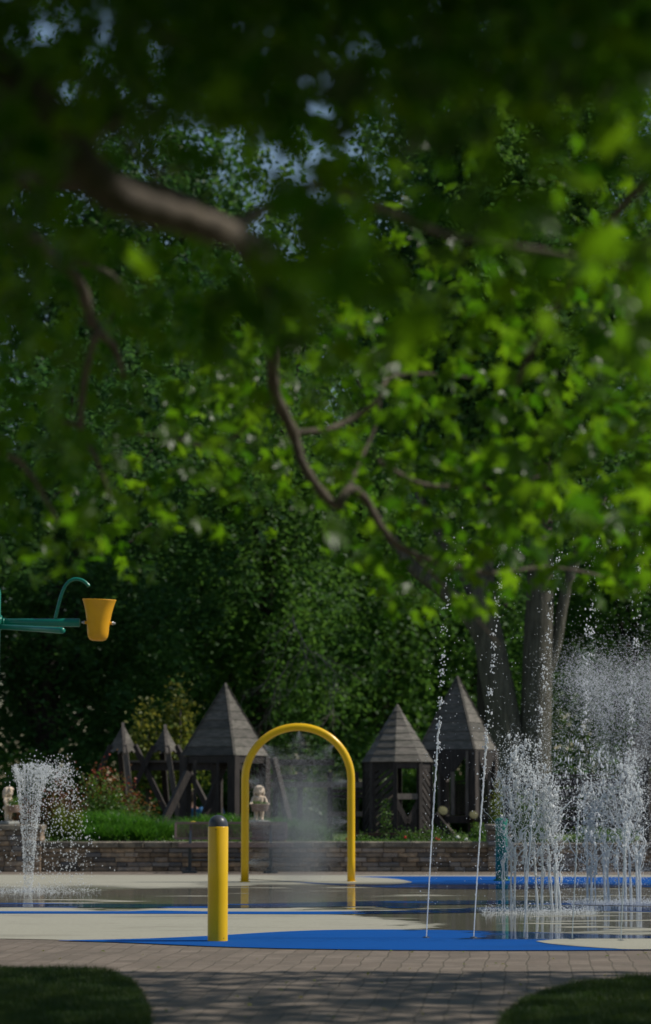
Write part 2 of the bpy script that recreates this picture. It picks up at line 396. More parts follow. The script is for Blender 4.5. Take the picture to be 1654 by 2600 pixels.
def smoothpoly(pp, k=6):
    out = []
    for i in range(len(pp)-1):
        p0 = pp[max(i-1,0)]; p1 = pp[i]; p2 = pp[i+1]; p3 = pp[min(i+2,len(pp)-1)]
        for j in range(k):
            t = j/k
            out.append(tuple(.5*((2*b)+(-a+c_)*t+(2*a-5*b+4*c_-d)*t*t+(-a+3*b-3*c_+d)*t**3) for a, b, c_, d in zip(p0, p1, p2, p3)))
    out.append(pp[-1]); return out
def strip(name, top, bot, z, m):
    """a painted area between two edges given as photo points on the ground"""
    a = [gr(x, y, z) for x, y in smoothpoly(top)]; b = [gr(x, y, z) for x, y in smoothpoly(bot)]
    mb = MB(); k = 40
    def res(l):
        d = [0]
        for i in range(1, len(l)): d.append(d[-1]+(l[i]-l[i-1]).length)
        o = []
        for i in range(k+1):
            t = d[-1]*i/k; j = max(q for q in range(len(d)) if d[q] <= t+1e-9); j = min(j, len(l)-2)
            f = (t-d[j])/max(d[j+1]-d[j], 1e-9); o.append(l[j].lerp(l[j+1], min(f,1)))
        return o
    A, B = res(a), res(b); mb.add(A+B, [(k+1+i, k+2+i, i+1, i) for i in range(k)])
    o = mb.build(name, m); return tag(o, kind='structure')
strip('splash_pad', [(-900,2218),(0,2221),(827,2222),(1654,2222),(2600,2222)], [(-900,2376),(0,2383),(300,2392),(600,2405),(900,2411),(1240,2413),(1654,2412),(2600,2405)], .004, M['cream'])
strip('blue_band_near', [(150,2387),(330,2384),(530,2376),(700,2366),(840,2361),(1040,2360),(1240,2363),(1450,2370),(1654,2376),(2200,2380)], [(150,2388),(300,2392),(600,2404.6),(900,2410.6),(1240,2412.6),(1654,2411.6),(2200,2408)], .008, M['blue'])
strip('cream_tongue', [(1362,2389),(1420,2384),(1500,2382),(1654,2382),(1900,2386),(2200,2390)], [(1362,2389.6),(1400,2396),(1480,2403),(1560,2408),(1654,2410),(2200,2407)], .012, M['cream'])
strip('blue_band_mid', [(-700,2290),(0,2292.5),(300,2294.5),(530,2296),(700,2293),(900,2289),(1100,2286),(1350,2287),(1654,2290),(2100,2296)], [(-700,2301),(0,2303),(300,2304.5),(530,2305),(700,2304),(900,2301),(1100,2297),(1350,2296),(1654,2300),(2100,2306)], .008, M['blue'])
strip('blue_band_narrow', [(-700,2312),(0,2313.5),(320,2313.5),(400,2311.5),(540,2314),(827,2314),(1000,2312),(1130,2308),(1300,2302),(1500,2300),(1654,2303),(2100,2310)], [(-700,2318),(0,2319),(320,2319.5),(540,2320),(827,2321),(1000,2319.5),(1130,2318),(1300,2314),(1500,2313),(1654,2315),(2100,2322)], .008, M['blue'])
strip('blue_patch_oval', [(955,2301),(1000,2298.5),(1060,2298.5),(1085,2300.5)], [(955,2301.6),(1000,2304.5),(1060,2304.5),(1085,2301)], .012, M['blue'])
strip('blue_area_back', [(640,2231),(760,2229),(900,2226),(1000,2225),(1240,2225),(1654,2227),(2300,2228)], [(640,2231.6),(740,2239),(827,2245),(950,2252),(1080,2256),(1290,2257),(1654,2252),(2300,2248)], .008, M['blue'])
strip('cream_circle', [(610,2230),(700,2226.5),(800,2225.2),(900,2226.2),(1000,2231),(1047,2239)], [(610,2231),(700,2235.5),(800,2241),(900,2245),(1000,2245),(1047,2240)], .012, M['cream'])

# lawns either side of the path
def lawn(name, edge, label):
    pts = [gr(x, y, .02) for x, y in smoothpoly(edge)]
    sheet(name, pts, M['lawn_ground'])
    P2 = np.array([(p_.x, p_.y) for p_ in pts]); lo = P2.min(0); hi = P2.max(0)
    lo = np.maximum(lo, (-3.4, 11.5)); hi = np.minimum(hi, (3.4, 99))
    n = 150000; Q = rng.uniform(lo, hi, size=(n,2)); ins = np.zeros(n, bool)
    j = len(P2)-1
    for i in range(len(P2)):
        xi, yi = P2[i]; xj, yj = P2[j]
        cnd = ((yi > Q[:,1]) != (yj > Q[:,1])) & (Q[:,0] < (xj-xi)*(Q[:,1]-yi)/(yj-yi+1e-12)+xi); ins ^= cnd; j = i
    Q = Q[ins]; n = len(Q); cl = .5+.5*np.sin(Q[:,0]*5+1.3*np.sin(Q[:,1]*4))*np.sin(Q[:,1]*3.1+Q[:,0]*2)
    h = rng.uniform(.03,.065,n)*(.7+.5*cl); a = rng.uniform(0,2*PI,n); w = .0035
    ln = rng.normal(0,.025,(n,2)); base = np.c_[Q, np.full(n,.018)]
    d = np.c_[np.cos(a)*w, np.sin(a)*w, np.zeros(n)]
    V = np.stack([base-d, base+d, base+np.c_[ln, h]], 1).reshape(-1,3); Fc = np.arange(n*3).reshape(-1,3)
    o = npmesh(name.replace('lawn','lawn_grass'), V, Fc, M['lawn'], r=np.repeat(np.clip(rng.uniform(0,1,n)*.6+cl*.4,0,1),3))
    tag(o, label, 'grass', kind='stuff')
lawn('lawn', [(-1500,2462),(-400,2458),(0,2462),(180,2464),(270,2474),(330,2495),(362,2530),(378,2570),(385,2650),(380,2720),(-1500,2720)], 'shaded mown grass with rounded corner left of the paved path')
lawn('lawn', [(1255,2720),(1262,2640),(1285,2580),(1330,2545),(1400,2520),(1490,2503),(1580,2494),(1700,2488),(3000,2470),(3000,2720)], 'shaded mown grass with curved edge right of the paved path')

# ------------------------------------------------------------------ yellow bollard
bp = gr(553, 2391)
b = empty('bollard', bp, 'yellow cylindrical bollard with dark grey domed cap standing on the blue band', 'bollard')
mb = MB(); r0 = .086; mb.lathe([(0,0),(r0*1.0,0),(r0*1.0,.006),(r0,.50),(r0*1.012,.965),(r0*.99,.97),(0,.97)], 48); mb.build('post', M['yellow'], b, True)
mb = MB(); mb.lathe([(0,.962),(r0*.985,.962),(r0*.985,.974),(r0*.96,.985)]+[(r0*.96*math.cos(t), .985+.084*math.sin(t)) for t in np.linspace(.08, PI/2, 12)], 48); mb.build('cap', M['cap'], b, True)
mb = MB()
for a, z in ((-100,.945),): mb.ell((math.cos(R(a))*r0*1.01, math.sin(R(a))*r0*1.01, z), (.005,.004,.005), 8, 6)
mb.build('rivet', M['rust'], b)
mb = MB()
for i in range(1):
    a = R(-50); z = random.uniform(.01,.09); s_ = random.uniform(.003,.008)
    mb.ell((math.cos(a)*r0, math.sin(a)*r0, z), (s_,.0022,s_*1.6), 7, 5)
mb.build('scuff_mark', M['rust'], b)

# ------------------------------------------------------------------ yellow arch
YA = gr(757, 2240).y; pxm = F/YA*.9935
xl, xr = X(623, YA), X(892, YA); cx_ = (xl+xr)/2; rr_ = (xr-xl)/2; ztop = Z(1846, YA)
ar = empty('water_arch', (cx_, YA, 0), 'tall yellow tubular arch spraying mist on the splash pad', 'arch')
mb = MB(); rx = rr_; zs = ztop-rr_*.98
pp = [(-rx,0,0),(-rx,0,.3),(-rx,0,.8),(-rx,0,zs-.12)]+[(-rx*math.cos(t),0,zs+rr_*.98*math.sin(t)) for t in np.linspace(0,PI,34)]+[(rx,0,zs-.12),(rx,0,.8),(rx,0,.3),(rx,0,0)]
mb.tube(pp, .0555, 28); mb.build('tube', M['yellow'], ar, True)
for sx_ in (-1,1):
    mb = MB(); mb.lathe([(0,0.004),(.075,.004),(.075,.014),(.058,.018)], 24, (sx_*rx,0,0)); mb.build('base_plate', M['yellow'], ar, True)
noz = []
for px, py, ang in ((630,1984,0),(630,2086,0),(630,2190,0),(672,1892,-42),(760,1857,-90),(847,1892,-138),(882,1984,180),(882,2086,180)):
    w = at(px, py, YA); loc = Vector((w.x-cx_, 0, w.z)); noz.append((loc, R(ang)))
    mb = MB(); d = Vector((math.cos(R(ang)),0,math.sin(R(ang)))); mb.tube([loc-d*.02, loc+d*.012, loc+d*.02], [.014,.011,.006], 10); mb.build('nozzle', M['steel'], ar, True)
# mist
Pm = []
for loc, a in noz:
    n = 3600; d = rng.exponential(.25, n)+.01; th = a+rng.normal(0,.38,n); 
    x = loc.x+d*np.cos(th); z = loc.z+d*np.sin(th)-.35*d*d; y = rng.normal(0,.12,n)*d*2+rng.normal(0,.01,n)
    Pm.append(np.c_[x,y,z])
n = 15000   # column of drifting mist towards the middle
z = rng.uniform(0,1,n)**1.15*(zs+.35); wdt = .16+.17*(1-np.abs(z/(zs)-.35))
Pm.append(np.c_[rng.normal(.03,1,n)*wdt, rng.normal(0,.2,n), z])
n = 9000
Pm.append(np.c_[rng.uniform(-rx,rx,n)*.97, rng.normal(0,.25,n), rng.uniform(.0,zs+.35,n)])
P_ = np.concatenate(Pm)
inside = (np.abs(P_[:,0]) < rx*.96) & (P_[:,2] > .01) & ((P_[:,2] < zs) | (P_[:,0]**2+(P_[:,2]-zs)**2 < (rr_*.93)**2))
P_ = P_[inside]
o = drops('mist', P_, rng.uniform(.0009,.0020,len(P_)), M['water'], tet=True, loc=(cx_,YA,0)); tag(o, 'fine drifting mist filling the inside of the yellow arch', 'mist', kind='stuff')
big = P_[rng.choice(len(P_), 900, replace=False)]
n = len(big)
# soft fog body in the arch
m, nt, out = nt_new('fog')
pv = N(nt, 'ShaderNodeVolumePrincipled'); pv.inputs['Color'].default_value = (.9,.94,.96,1); pv.inputs['Anisotropy'].default_value = .3
tc = N(nt, 'ShaderNodeTexCoord')
ln = N(nt, 'ShaderNodeVectorMath', operation='LENGTH'); nt.links.new(tc.outputs['Object'], ln.inputs[0])
fall = math_n(nt, 'SUBTRACT', 1.0, smooth(nt, ln.outputs['Value'], .0, 1.0))
nz_ = noise(nt, tc.outputs['Object'], 1.6, 3)
dn = math_n(nt, 'MULTIPLY', math_n(nt, 'MULTIPLY', fall, math_n(nt, 'ADD', nz_, .15)), 3.2)
nt.links.new(dn, pv.inputs['Density']); nt.links.new(pv.outputs[0], out.inputs['Volume'])
try: m.cycles.volume_step_rate = 2.0
except Exception: pass
mb = MB(); mb.ell((0,0,0), (1,1,1), 24, 14)
fo = mb.build('fog', m, None, True, (cx_+.02, YA+.02, .72)); fo.scale = (.70,.42,1.08); tag(fo, 'soft pale fog body drifting low inside the yellow arch', 'fog', kind='stuff')

# ------------------------------------------------------------------ water
def ballistic(n, r0, vz, vr, wind, tmax=1.0, dr=.02, jitter=.05, tmin=0):
    g_ = 9.81; vzv = vz*(1+rng.normal(0,jitter*.5,n)); T = 2*vzv/g_
    t = rng.uniform(tmin,tmax,n)*T; a = rng.uniform(0,2*PI,n); vrr = vr*(1+rng.normal(0,jitter*3,n))
    rad = r0+vrr*t
    x = rad*np.cos(a)+wind*t+rng.normal(0,dr,n)*t; y = rad*np.sin(a)+rng.normal(0,dr,n)*t; z = vzv*t-.5*g_*t*t
    return np.c_[x,y,np.maximum(z,.005)], t/T
def splashring(n, r1, r2, zmax=.06):
    a = rng.uniform(0,2*PI,n); r_ = rng.uniform(r1,r2,n)
    return np.c_[r_*np.cos(a), r_*np.sin(a), .005+rng.exponential(zmax*.35,n)]

# left inverted cone fountain
bf = gr(72, 2264)
fn = empty('cone_fountain', bf, 'small inverted cone fountain of fine drops at the left in front of the stone pillar', 'fountain')
mb = MB(); mb.lathe([(0,.0135),(.075,.0135),(.085,.008),(.09,.0045)], 28); mb.build('nozzle_plate', M['steel'], fn, True)
A = []
vz = 5.55; g_ = 9.81
for k in range(26):      # separate rays of the ring
    a = 2*PI*k/26; nn = 210; t = .56*rng.uniform(0,1,nn)**.8; v = vz*(1+rng.normal(0,.012)); vr = .30*(1+rng.normal(0,.05))
    rad = .045+vr*t*(1+.25*t); sp = .004+.03*t**2
    A.append(np.c_[rad*np.cos(a)+.05*t*t*2+rng.normal(0,1,nn)*sp, rad*np.sin(a)+rng.normal(0,1,nn)*sp, v*t-.5*g_*t*t+rng.normal(0,1,nn)*sp])
B, tt = ballistic(2600, .05, 5.5, .40, .12, 1.0, .10, .06, .42)
sel = (B[:,0] > -.12) | (rng.uniform(0,1,len(B)) < .35); B = B[sel]
B[:,0] += .10*np.maximum(0, 1)
A = np.concatenate(A)
drops('rising_drops', A, rng.uniform(.0028,.0058,len(A)), M['water'], fn, stretch=rng.uniform(1,2.2,len(A)))
drops('falling_drops', B, rng.uniform(.004,.0085,len(B)), M['water'], fn, stretch=rng.uniform(1,1.8,len(B)))
C = splashring(1500, .1, .95, .06); drops('ground_splash', C, rng.uniform(.002,.006,len(C)), M['water'], fn)

# right rear cone fountain
bf = gr(1590, 2246)
fn = empty('cone_fountain', bf, 'large misty cone fountain of fine drops behind the splash jets at the far right', 'fountain')
mb = MB(); mb.lathe([(0,.0135),(.09,.0135),(.10,.008),(.11,.0045)], 28); mb.build('nozzle_plate', M['steel'], fn, True)
A = []
vz = 7.6
for k in range(34):
    a = 2*PI*k/34; nn = 330; t = rng.uniform(.0,.92,nn)**.6; v = vz*(1+rng.normal(0,.03,nn)); vr = .70*(1+rng.normal(0,.22,nn))
    rad = .06+vr*t*(1+.3*t); sp = .006+.09*t**2
    A.append(np.c_[rad*np.cos(a)+rng.normal(0,1,nn)*sp, rad*np.sin(a)+rng.normal(0,1,nn)*sp, v*t-.5*g_*t*t+rng.normal(0,1,nn)*sp])
B, tt = ballistic(24000, .05, 7.4, .66, -.06, 1.0, .22, .12, .36)
A = np.concatenate(A)
drops('rising_drops', A, rng.uniform(.003,.0062,len(A)), M['water'], fn)
drops('falling_drops', B, rng.uniform(.0018,.0058,len(B)), M['water'], fn)

# five thin tall jets
def lerp(a, b, t): return a+(b-a)*t
jet_lab = ['thin tall water jet leaning right, leftmost, in front of the octagonal tower', 'thin tall water jet crossing the eave of the steep square tower, second from left',
           'thin tall water jet rising through the left splash fountain in front of the leaning trunk', 'thin tall water jet between the two splash fountains in front of the upright trunk',
           'thin tall water jet rising through the right splash fountain near the frame edge']
for i, (bx, by) in enumerate(((1083,2383),(1203,2383),(1330,2385),(1453,2388),(1577,2391))):
    base = gr(bx, by); Yb = base.y; pm = F/Yb
    jt = empty('water_jet', base, jet_lab[i], 'water jet', 'thin tall jets in a row')
    mb = MB(); mb.lathe([(0,.016),(.022,.016),(.03,.013),(.034,.0085)], 18); mb.build('nozzle', M['bench_blue'], jt, True)
    H = 3.55; lean = [.26,.30,.35,.27,.24][i]; brk = [1.9,1.75,1.3,1.1,1.0][i]
    def path(z): 
        u = z/H; return lean*(u*.75+.25*u*u)
    mb = MB(); zz = np.arange(0, brk, .018); ph = random.random()*6
    pts_ = []; rads = []
    for z in zz:
        u = z/brk; wv = .0035*u*u*math.sin(z*60+ph)+rng.normal(0,.0022)*u
        pts_.append((path(z)+wv, rng.normal(0,.002)*u, z)); rads.append(.0048+.0022*u*(1+math.sin(z*95+ph*3))*.8+abs(rng.normal(0,.0016))*u)
    mb.tube(pts_, rads, 7); mb.build('stream', M['water' if i < 2 else 'stream'], jt, True)
    n = 330; zc = []; z = brk*.75
    while z < H-.03:
        z += rng.exponential(.026 if z < brk*1.3 else .034); zc.append(z)
    zc = np.array(zc); u = zc/H
    # clumps of drops
    P2 = []; rd = []
    for z in zc:
        k = rng.integers(1,6); off = rng.normal(0,.011+.014*max(0,(z-brk)/(H-brk)), (k,3)); off[:,1] *= .8
        side = rng.normal(0,.014*z/H)
        P2.append(np.array([path(z)+side,0,z])+off); rd.append(rng.uniform(.0035,.0098,k))
    P2 = np.concatenate(P2); rd = np.concatenate(rd)
    # sparse fall back spray
    n = 230; zf = rng.uniform(.3,H,n); P3 = np.c_[path(zf)+rng.normal(.08,.16,n)*(.35+zf/H*.5), rng.normal(0,.1,n), zf]
    drops('drops', np.concatenate([P2,P3]), np.concatenate([rd, rng.uniform(.0018,.0048,n)]), M['water'], jt, stretch=rng.uniform(.8,1.6,len(P2)+n))

# splash fountains: frothy clustered jets
def froth(mb, x, y, z0, z1, r0, seed_amp=.02):
    """one wobbling ragged strand"""
    z = z0; px_, py_ = x, y; pts_ = []; rd = []; vx = rng.normal(0,.2); 
    while z < z1:
        u = (z-z0)/(z1-z0)
        vx = vx*.8+rng.normal(0,.35)*seed_amp*10*.1; px_ += vx*.012; py_ += rng.normal(0,.003)
        pts_.append((px_, py_, z)); rd.append(max(.002, r0*(.55+abs(rng.normal(0,.55)))*(1-.5*u)))
        z += rng.uniform(.008,.018)
    if len(pts_) > 3: mb.tube(pts_, rd, 6, r=0)
def blob(mb, c, s_):
    vs = []; fs = []; n, m_ = 8, 6; o = mb
    pts_ = []
    k1, k2, k3 = rng.uniform(1.5,4,3); p1, p2 = rng.uniform(0,6,2)
    for i in range(m_+1):
        ph = PI*i/m_
        for j in range(n):
            t = 2*PI*j/n; q = 1+.35*math.sin(k1*t+p1)*math.sin(k2*ph+p2)+.2*rng.normal()
            vs.append((c[0]+s_[0]*q*math.sin(ph)*math.cos(t), c[1]+s_[1]*q*math.sin(ph)*math.sin(t), c[2]+s_[2]*q*math.cos(ph)))
    for i in range(m_):
        for j in range(n):
            j2 = (j+1) % n; fs.append(((i+1)*n+j,(i+1)*n+j2,i*n+j2,i*n+j))
    mb.add(vs, fs, 0)
def splash_fountain(base, label, jets, fog_n, H, grp, crest):
    f = empty('splash_fountain', base, label, 'fountain', grp)
    allP = []; allR = []
    for (jx, jy, h, wd, lean) in jets:
        jt = empty('jet', (jx, jy, 0), None, None); jt.parent = f
        # clean lower streams
        mb = MB(); ns = 1 if wd < .03 else 2
        for s_ in range(ns):
            ox = (s_-(ns-1)/2)*.018; zt = h*rng.uniform(.30,.48); pts_ = []; rd = []; ph = random.random()*6; lw = lean+rng.normal(0,.01)
            for z in np.arange(0, zt, .018):
                u = z/zt; pts_.append((ox*(1-u*.8)+lw*z+.006*u*math.sin(z*22+ph)+rng.normal(0,.0018)*u, rng.normal(0,.001), z)); rd.append(.0068+.003*abs(math.sin(z*50+ph))*u+abs(rng.normal(0,.002))*u)
            mb.tube(pts_, rd, 6)
        mb.build('stream', M['water'], jt, True)
        # frothy ragged upper part
        mb = MB(); k = int(6+wd*110)
        for s_ in range(k):
            z0 = h*rng.uniform(.22,.72); froth(mb, lean*z0+rng.normal(0,wd*.9), rng.normal(0,wd*.5), z0, min(h, z0+h*rng.uniform(.05,.22)), rng.uniform(.004,.0135), 1.2)
        for s_ in range(int(k*1.9)):
            z0 = h*(1-abs(rng.normal(0,.22))); z0 = max(z0, h*.3); q = rng.uniform(.005,.021)
            blob(mb, (lean*z0+rng.normal(0,wd*1.0), rng.normal(0,wd*.6), z0), (q*rng.uniform(.5,1.1), q*.7, q*rng.uniform(.8,2.2)))
        for s_ in range(int(k*.9)):   # curled ligaments
            c0 = np.array([lean*h*.8+rng.normal(0,wd*1.4), rng.normal(0,wd), h*rng.uniform(.55,1.03)]); d = rng.normal(0,.5,3); pts_ = []
            for q in range(int(rng.uniform(6,13))):
                d += rng.normal(0,.5,3); d /= np.linalg.norm(d)+.001; c0 = c0+d*np.array([.7,.5,1])*.013; pts_.append(tuple(c0))
            mb.tube(pts_, [rng.uniform(.002,.006) for _ in pts_], 5)
        mb.build('froth', M['water'], jt, True)
        n = int(350+wd*7500); u = np.clip(1-np.abs(rng.normal(0,.33,n)), .03, 1.12)
        allP.append(np.c_[jx+lean*h*u+rng.normal(0,1,n)*(.02+wd*1.9*u), jy+rng.normal(0,.05,n), h*u+rng.normal(0,.05,n)])
        allR.append(np.where(rng.uniform(0,1,n) < .12, rng.uniform(.006,.011,n), rng.uniform(.0018,.0055,n)))
    P2 = np.concatenate(allP); R2 = np.concatenate(allR)
    n = fog_n; x0, x1 = min(j[0] for j in jets)-.1, max(j[0] for j in jets)+.12
    Q = np.c_[rng.uniform(x0,x1,n), rng.normal(0,.22,n), H*np.clip(rng.beta(1.6,1.5,n),.0,1.0)*1.15]
    P2 = np.concatenate([P2,Q]); R2 = np.concatenate([R2, rng.uniform(.0012,.0040,n)])
    P2[:,2] = np.maximum(P2[:,2], .005)
    drops('spray', P2, R2, M['water'], f, stretch=rng.uniform(.8,1.9,len(P2)))
    n = 2600; Q = np.c_[rng.uniform(x0-.15,x1+.25,n), rng.normal(0,.28,n)-.1, .005+rng.exponential(.022,n)]
    drops('ground_splash', Q, rng.uniform(.0015,.0055,n), M['water'], f)
    return f
def jl(base, lst):
    out = []; 
    for px, ytop, wd, lean in lst:
        x = X(px, base.y)-base.x; h = Z(ytop, base.y); out.append((x, rng.normal(0,.06), h, wd, lean))
    return out
b1 = gr(1345, 2316)
splash_fountain(b1, 'dense frothy white splash fountain left of the other, in front of the teal post', jl(b1, [(1278,1960,.034,.0),(1297,1865,.05,.02),(1304,1920,.04,.02),(1335,1880,.05,.0),(1364,1950,.035,-.05),(1373,1975,.03,.03),(1400,1945,.045,-.06),(1409,1985,.03,-.03),(1421,1990,.035,-.07)]), 2600, 1.75, 'frothy splash fountains', 0)
b2 = gr(1555, 2293)
splash_fountain(b2, 'looser frothy splash fountain of several streams at the right of the photo', jl(b2, [(1490,1985,.035,.0),(1500,2000,.03,.01),(1510,2050,.02,-.03),(1533,1900,.03,-.02),(1543,2010,.03,-.03),(1571,1985,.022,-.05),(1580,1930,.03,.01),(1601,1920,.04,-.03),(1618,1905,.04,-.01),(1622,2000,.03,.0)]), 2600, 1.6, 'frothy splash fountains', 0)
# stray water flung between the fountains
mb = MB()
bs = gr(1450, 2305); Q = []
for i in range(110):
    x = rng.uniform(-.3,.35); z = rng.uniform(.7,1.85); q = rng.uniform(.004,.014)
    blob(mb, (x, rng.normal(0,.1), z), (q*rng.uniform(.5,1), q*.7, q*rng.uniform(.8,2.5)))
for i in range(5):
    c0 = np.array([rng.uniform(-.3,.3), rng.normal(0,.1), rng.uniform(.8,1.75)]); d = rng.normal(0,.5,3); pts_ = []
    for q in range(12):
        d += rng.normal(0,.35,3); d /= np.linalg.norm(d)+.001; c0 = c0+d*np.array([.7,.5,1.3])*.014; pts_.append(tuple(c0))
    mb.tube(pts_, [rng.uniform(.002,.006) for _ in pts_], 5)
o = mb.build('water_splash', M['water'], None, True, bs); tag(o, 'loose torn shreds of water in the air between the two splash fountains', 'splash')
n = 1800; Q = np.c_[rng.uniform(-.35,.4,n), rng.normal(0,.2,n), rng.uniform(.0,2.2,n)]
drops('drops', Q, rng.uniform(.0018,.0055,n), M['water'], o)

# ------------------------------------------------------------------ dumping bucket feature
YB = 29.0; bm = F/YB
pc = Vector((X(-24, YB), YB, 0))
bk = empty('bucket_tower', pc, 'teal water play post with yellow tipping bucket reaching in at the left edge', 'water toy')
mb = MB(); mb.lathe([(0,0),(.09,0),(.09,3.65),(.07,3.72),(0,3.75)], 28); mb.build('post', M['teal'], bk, True)
def L(px, py, Y): return at(px, py, Y)-pc
mb = MB(); a = L(-24,1581,YB); mb.tube([a, L(197,1581,YB), L(202,1581,YB), L(203.5,1581,YB)], [.050,.0505,.0505,.044], 24); mb.build('arm', M['teal'], bk, True)
mb = MB(); mb.tube([L(0,1581,YB), L(5,1581,YB)], .088, 24); mb.tube([L(8,1581,YB), L(12,1581,YB)], .056, 20); mb.build('collar', M['teal'], bk, True)
mb = MB(); mb.tube([L(-20,1590,YB+.1), L(158,1601,YB-1.2), L(161,1601.2,YB-1.22)], [.03,.037,.03], 20); mb.build('arm', M['teal'], bk, True)
mb = MB(); mb.tube([L(x, y, YB) for x, y in smoothpoly([(140,1575),(147,1545),(155,1515),(165,1490),(178,1475),(193,1470),(208,1473),(219,1480),(227,1489)], 4)], .0205, 14); mb.build('spout', M['teal'], bk, True)
bo = L(248.5,1628,YB)
bko = empty('bucket', bo, None, None); bko.parent = bk; bko.rotation_euler = (R(3), R(2), 0)
prof = [(0,0),(.06,.003),(.095,.015),(.117,.045),(.127,.09),(.134,.17),(.143,.25),(.158,.34),(.178,.42),(.201,.492),(.205,.50),(.199,.503),(.172,.42),(.152,.34),(.136,.25),(.126,.16),(.115,.06),(.09,.03),(0,.02)]
mb = MB(); mb.lathe(prof, 40); mb.build('shell', M['bucket'], bko, True)
for s_ in (-1,1):
    mb = MB(); mb.tube([(s_*.13,0,.22),(s_*.165,0,.22)], .019, 14); mb.build('boss', M['bucket'], bko, True)
    mb = MB(); mb.tube([(s_*.165,0,.22),(s_*.178,0,.22)], .025, 6); mb.tube([(s_*.178,0,.22),(s_*.205,0,.22)], .013, 10); mb.build('bolt', M['steel'], bko, True)

# teal post on the pad
gp = gr(1275, 2238)
pt = empty('teal_post', gp, 'short thick teal post standing behind the left splash fountain', 'post')
h = Z(2077, gp.y); mb = MB(); mb.lathe([(0,0),(.088,0),(.088,h-.03),(.08,h-.01),(.05,h),(0,h)], 28); mb.build('post', M['teal'], pt, True)
mb = MB(); mb.lathe([(0,.012),(.12,.012),(.12,.03),(.088,.03)], 28); mb.build('flange', M['teal'], pt, True)
mb = MB(); mb.lathe([(.02,h-.005),(.02,h+.03),(.012,h+.045),(0,h+.045)], 14); mb.build('nozzle', M['steel'], pt, True)

# ------------------------------------------------------------------ retaining wall, pillars
def stones(mb, x0, x1, yf, depth, z0, z1, course, lmin=.16, lmax=.40, gap=.006):
    z = z0
    k = max(1, round((z1-z0)/course)); hc = (z1-z0)/k
    for i in range(k):
        x = x0
        while x < x1-.02:
            l = random.uniform(lmin, lmax)
            if x+l > x1-.1: l = x1-x
            dp = random.uniform(-.012,.014)
            # two-piece face with rounded split rock look
            c = (x+l/2, yf+depth/2+dp, z+hc/2)
            hx, hy, hz = l/2-gap/2, depth/2, hc/2-gap/2; b_ = .012; vs = []
            for (sx_, sz_) in ((-1,-1),(1,-1),(1,1),(-1,1)): vs.append((c[0]+sx_*hx, c[1]+hy, c[2]+sz_*hz))
            for (sx_, sz_) in ((-1,-1),(1,-1),(1,1),(-1,1)): vs.append((c[0]+sx_*hx, c[1]-hy+b_, c[2]+sz_*hz))
            for (sx_, sz_) in ((-1,-1),(1,-1),(1,1),(-1,1)): vs.append((c[0]+sx_*(hx-b_)+random.uniform(-.004,.004), c[1]-hy+random.uniform(-.006,.004), c[2]+sz_*(hz-b_)+random.uniform(-.004,.004)))
            fs = [(3,2,1,0)]
            for q in (0,4):
                for j in range(4): j2 = (j+1) % 4; fs.append((q+j, q+j2, q+4+j2, q+4+j))
            fs.append((8,9,10,11)); mb.add(vs, fs, random.random()**2.2)
            x += l
        z += hc
YW = 39.2
def wall(name, px0, px1, label, wx0=None, wx1=None, ytop=2137):
    x0 = X(px0, YW) if wx0 is None else wx0; x1 = X(px1, YW) if wx1 is None else wx1; zt = Z(ytop, YW)
    w = empty(name, ((x0+x1)/2, YW, 0), label, 'wall'); ox = (x0+x1)/2
    mb = MB(); stones(mb, x0-ox, x1-ox, 0, .25, .002, zt-.10, .076); mb.build('stonework', M['stone'], w)
    mb = MB(); mb.box((0,.17,(zt-.1)/2), (x1-x0-.01,.20,zt-.11)); mb.build('core', M['mortar'], w)
    mb = MB(); stones(mb, x0-ox, x1-ox, -.03, .32, zt-.10, zt, .10, .32, .46, .004); mb.build('coping', M['cap_stone'], w)
    return w
wall('stone_wall', 108, 1240, 'long low stone block retaining wall behind the bench and arch')
wall('stone_wall', 1296, None, 'low stone block wall at the right seen through the splash fountains', wx1=9.0, ytop=2141)
def pillar(px0, px1, ytop, label, wx0=None, yo=0):
    x0 = X(px0, YW) if wx0 is None else wx0; x1 = X(px1, YW); zt = Z(ytop, YW); ox = (x0+x1)/2
    w = empty('stone_pillar', (ox, YW-.06+yo, 0), label, 'pillar', 'stone pillars along the retaining wall')
    mb = MB(); stones(mb, x0-ox, x1-ox, 0, .5, .002, zt-.09, .085, .15, .34); mb.build('stonework', M['stone'], w)
    mb = MB(); stones(mb, x0-ox-.02, x1-ox+.02, -.03, .56, zt-.09, zt, .09, .3, .42, .004); mb.build('coping', M['cap_stone'], w)
    return Vector((ox, YW+.2+yo, zt))
P_left = pillar(-40, 108, 2094, 'broad stone block pillar at the left frame edge carrying a statue', wx0=X(-50,YW))
P_mid = pillar(640, 727, 2092, 'stone block pillar behind the bench carrying the girl statue', yo=.10)
P_right = pillar(1238, 1296, 2093, 'narrow stone block pillar behind the teal post')

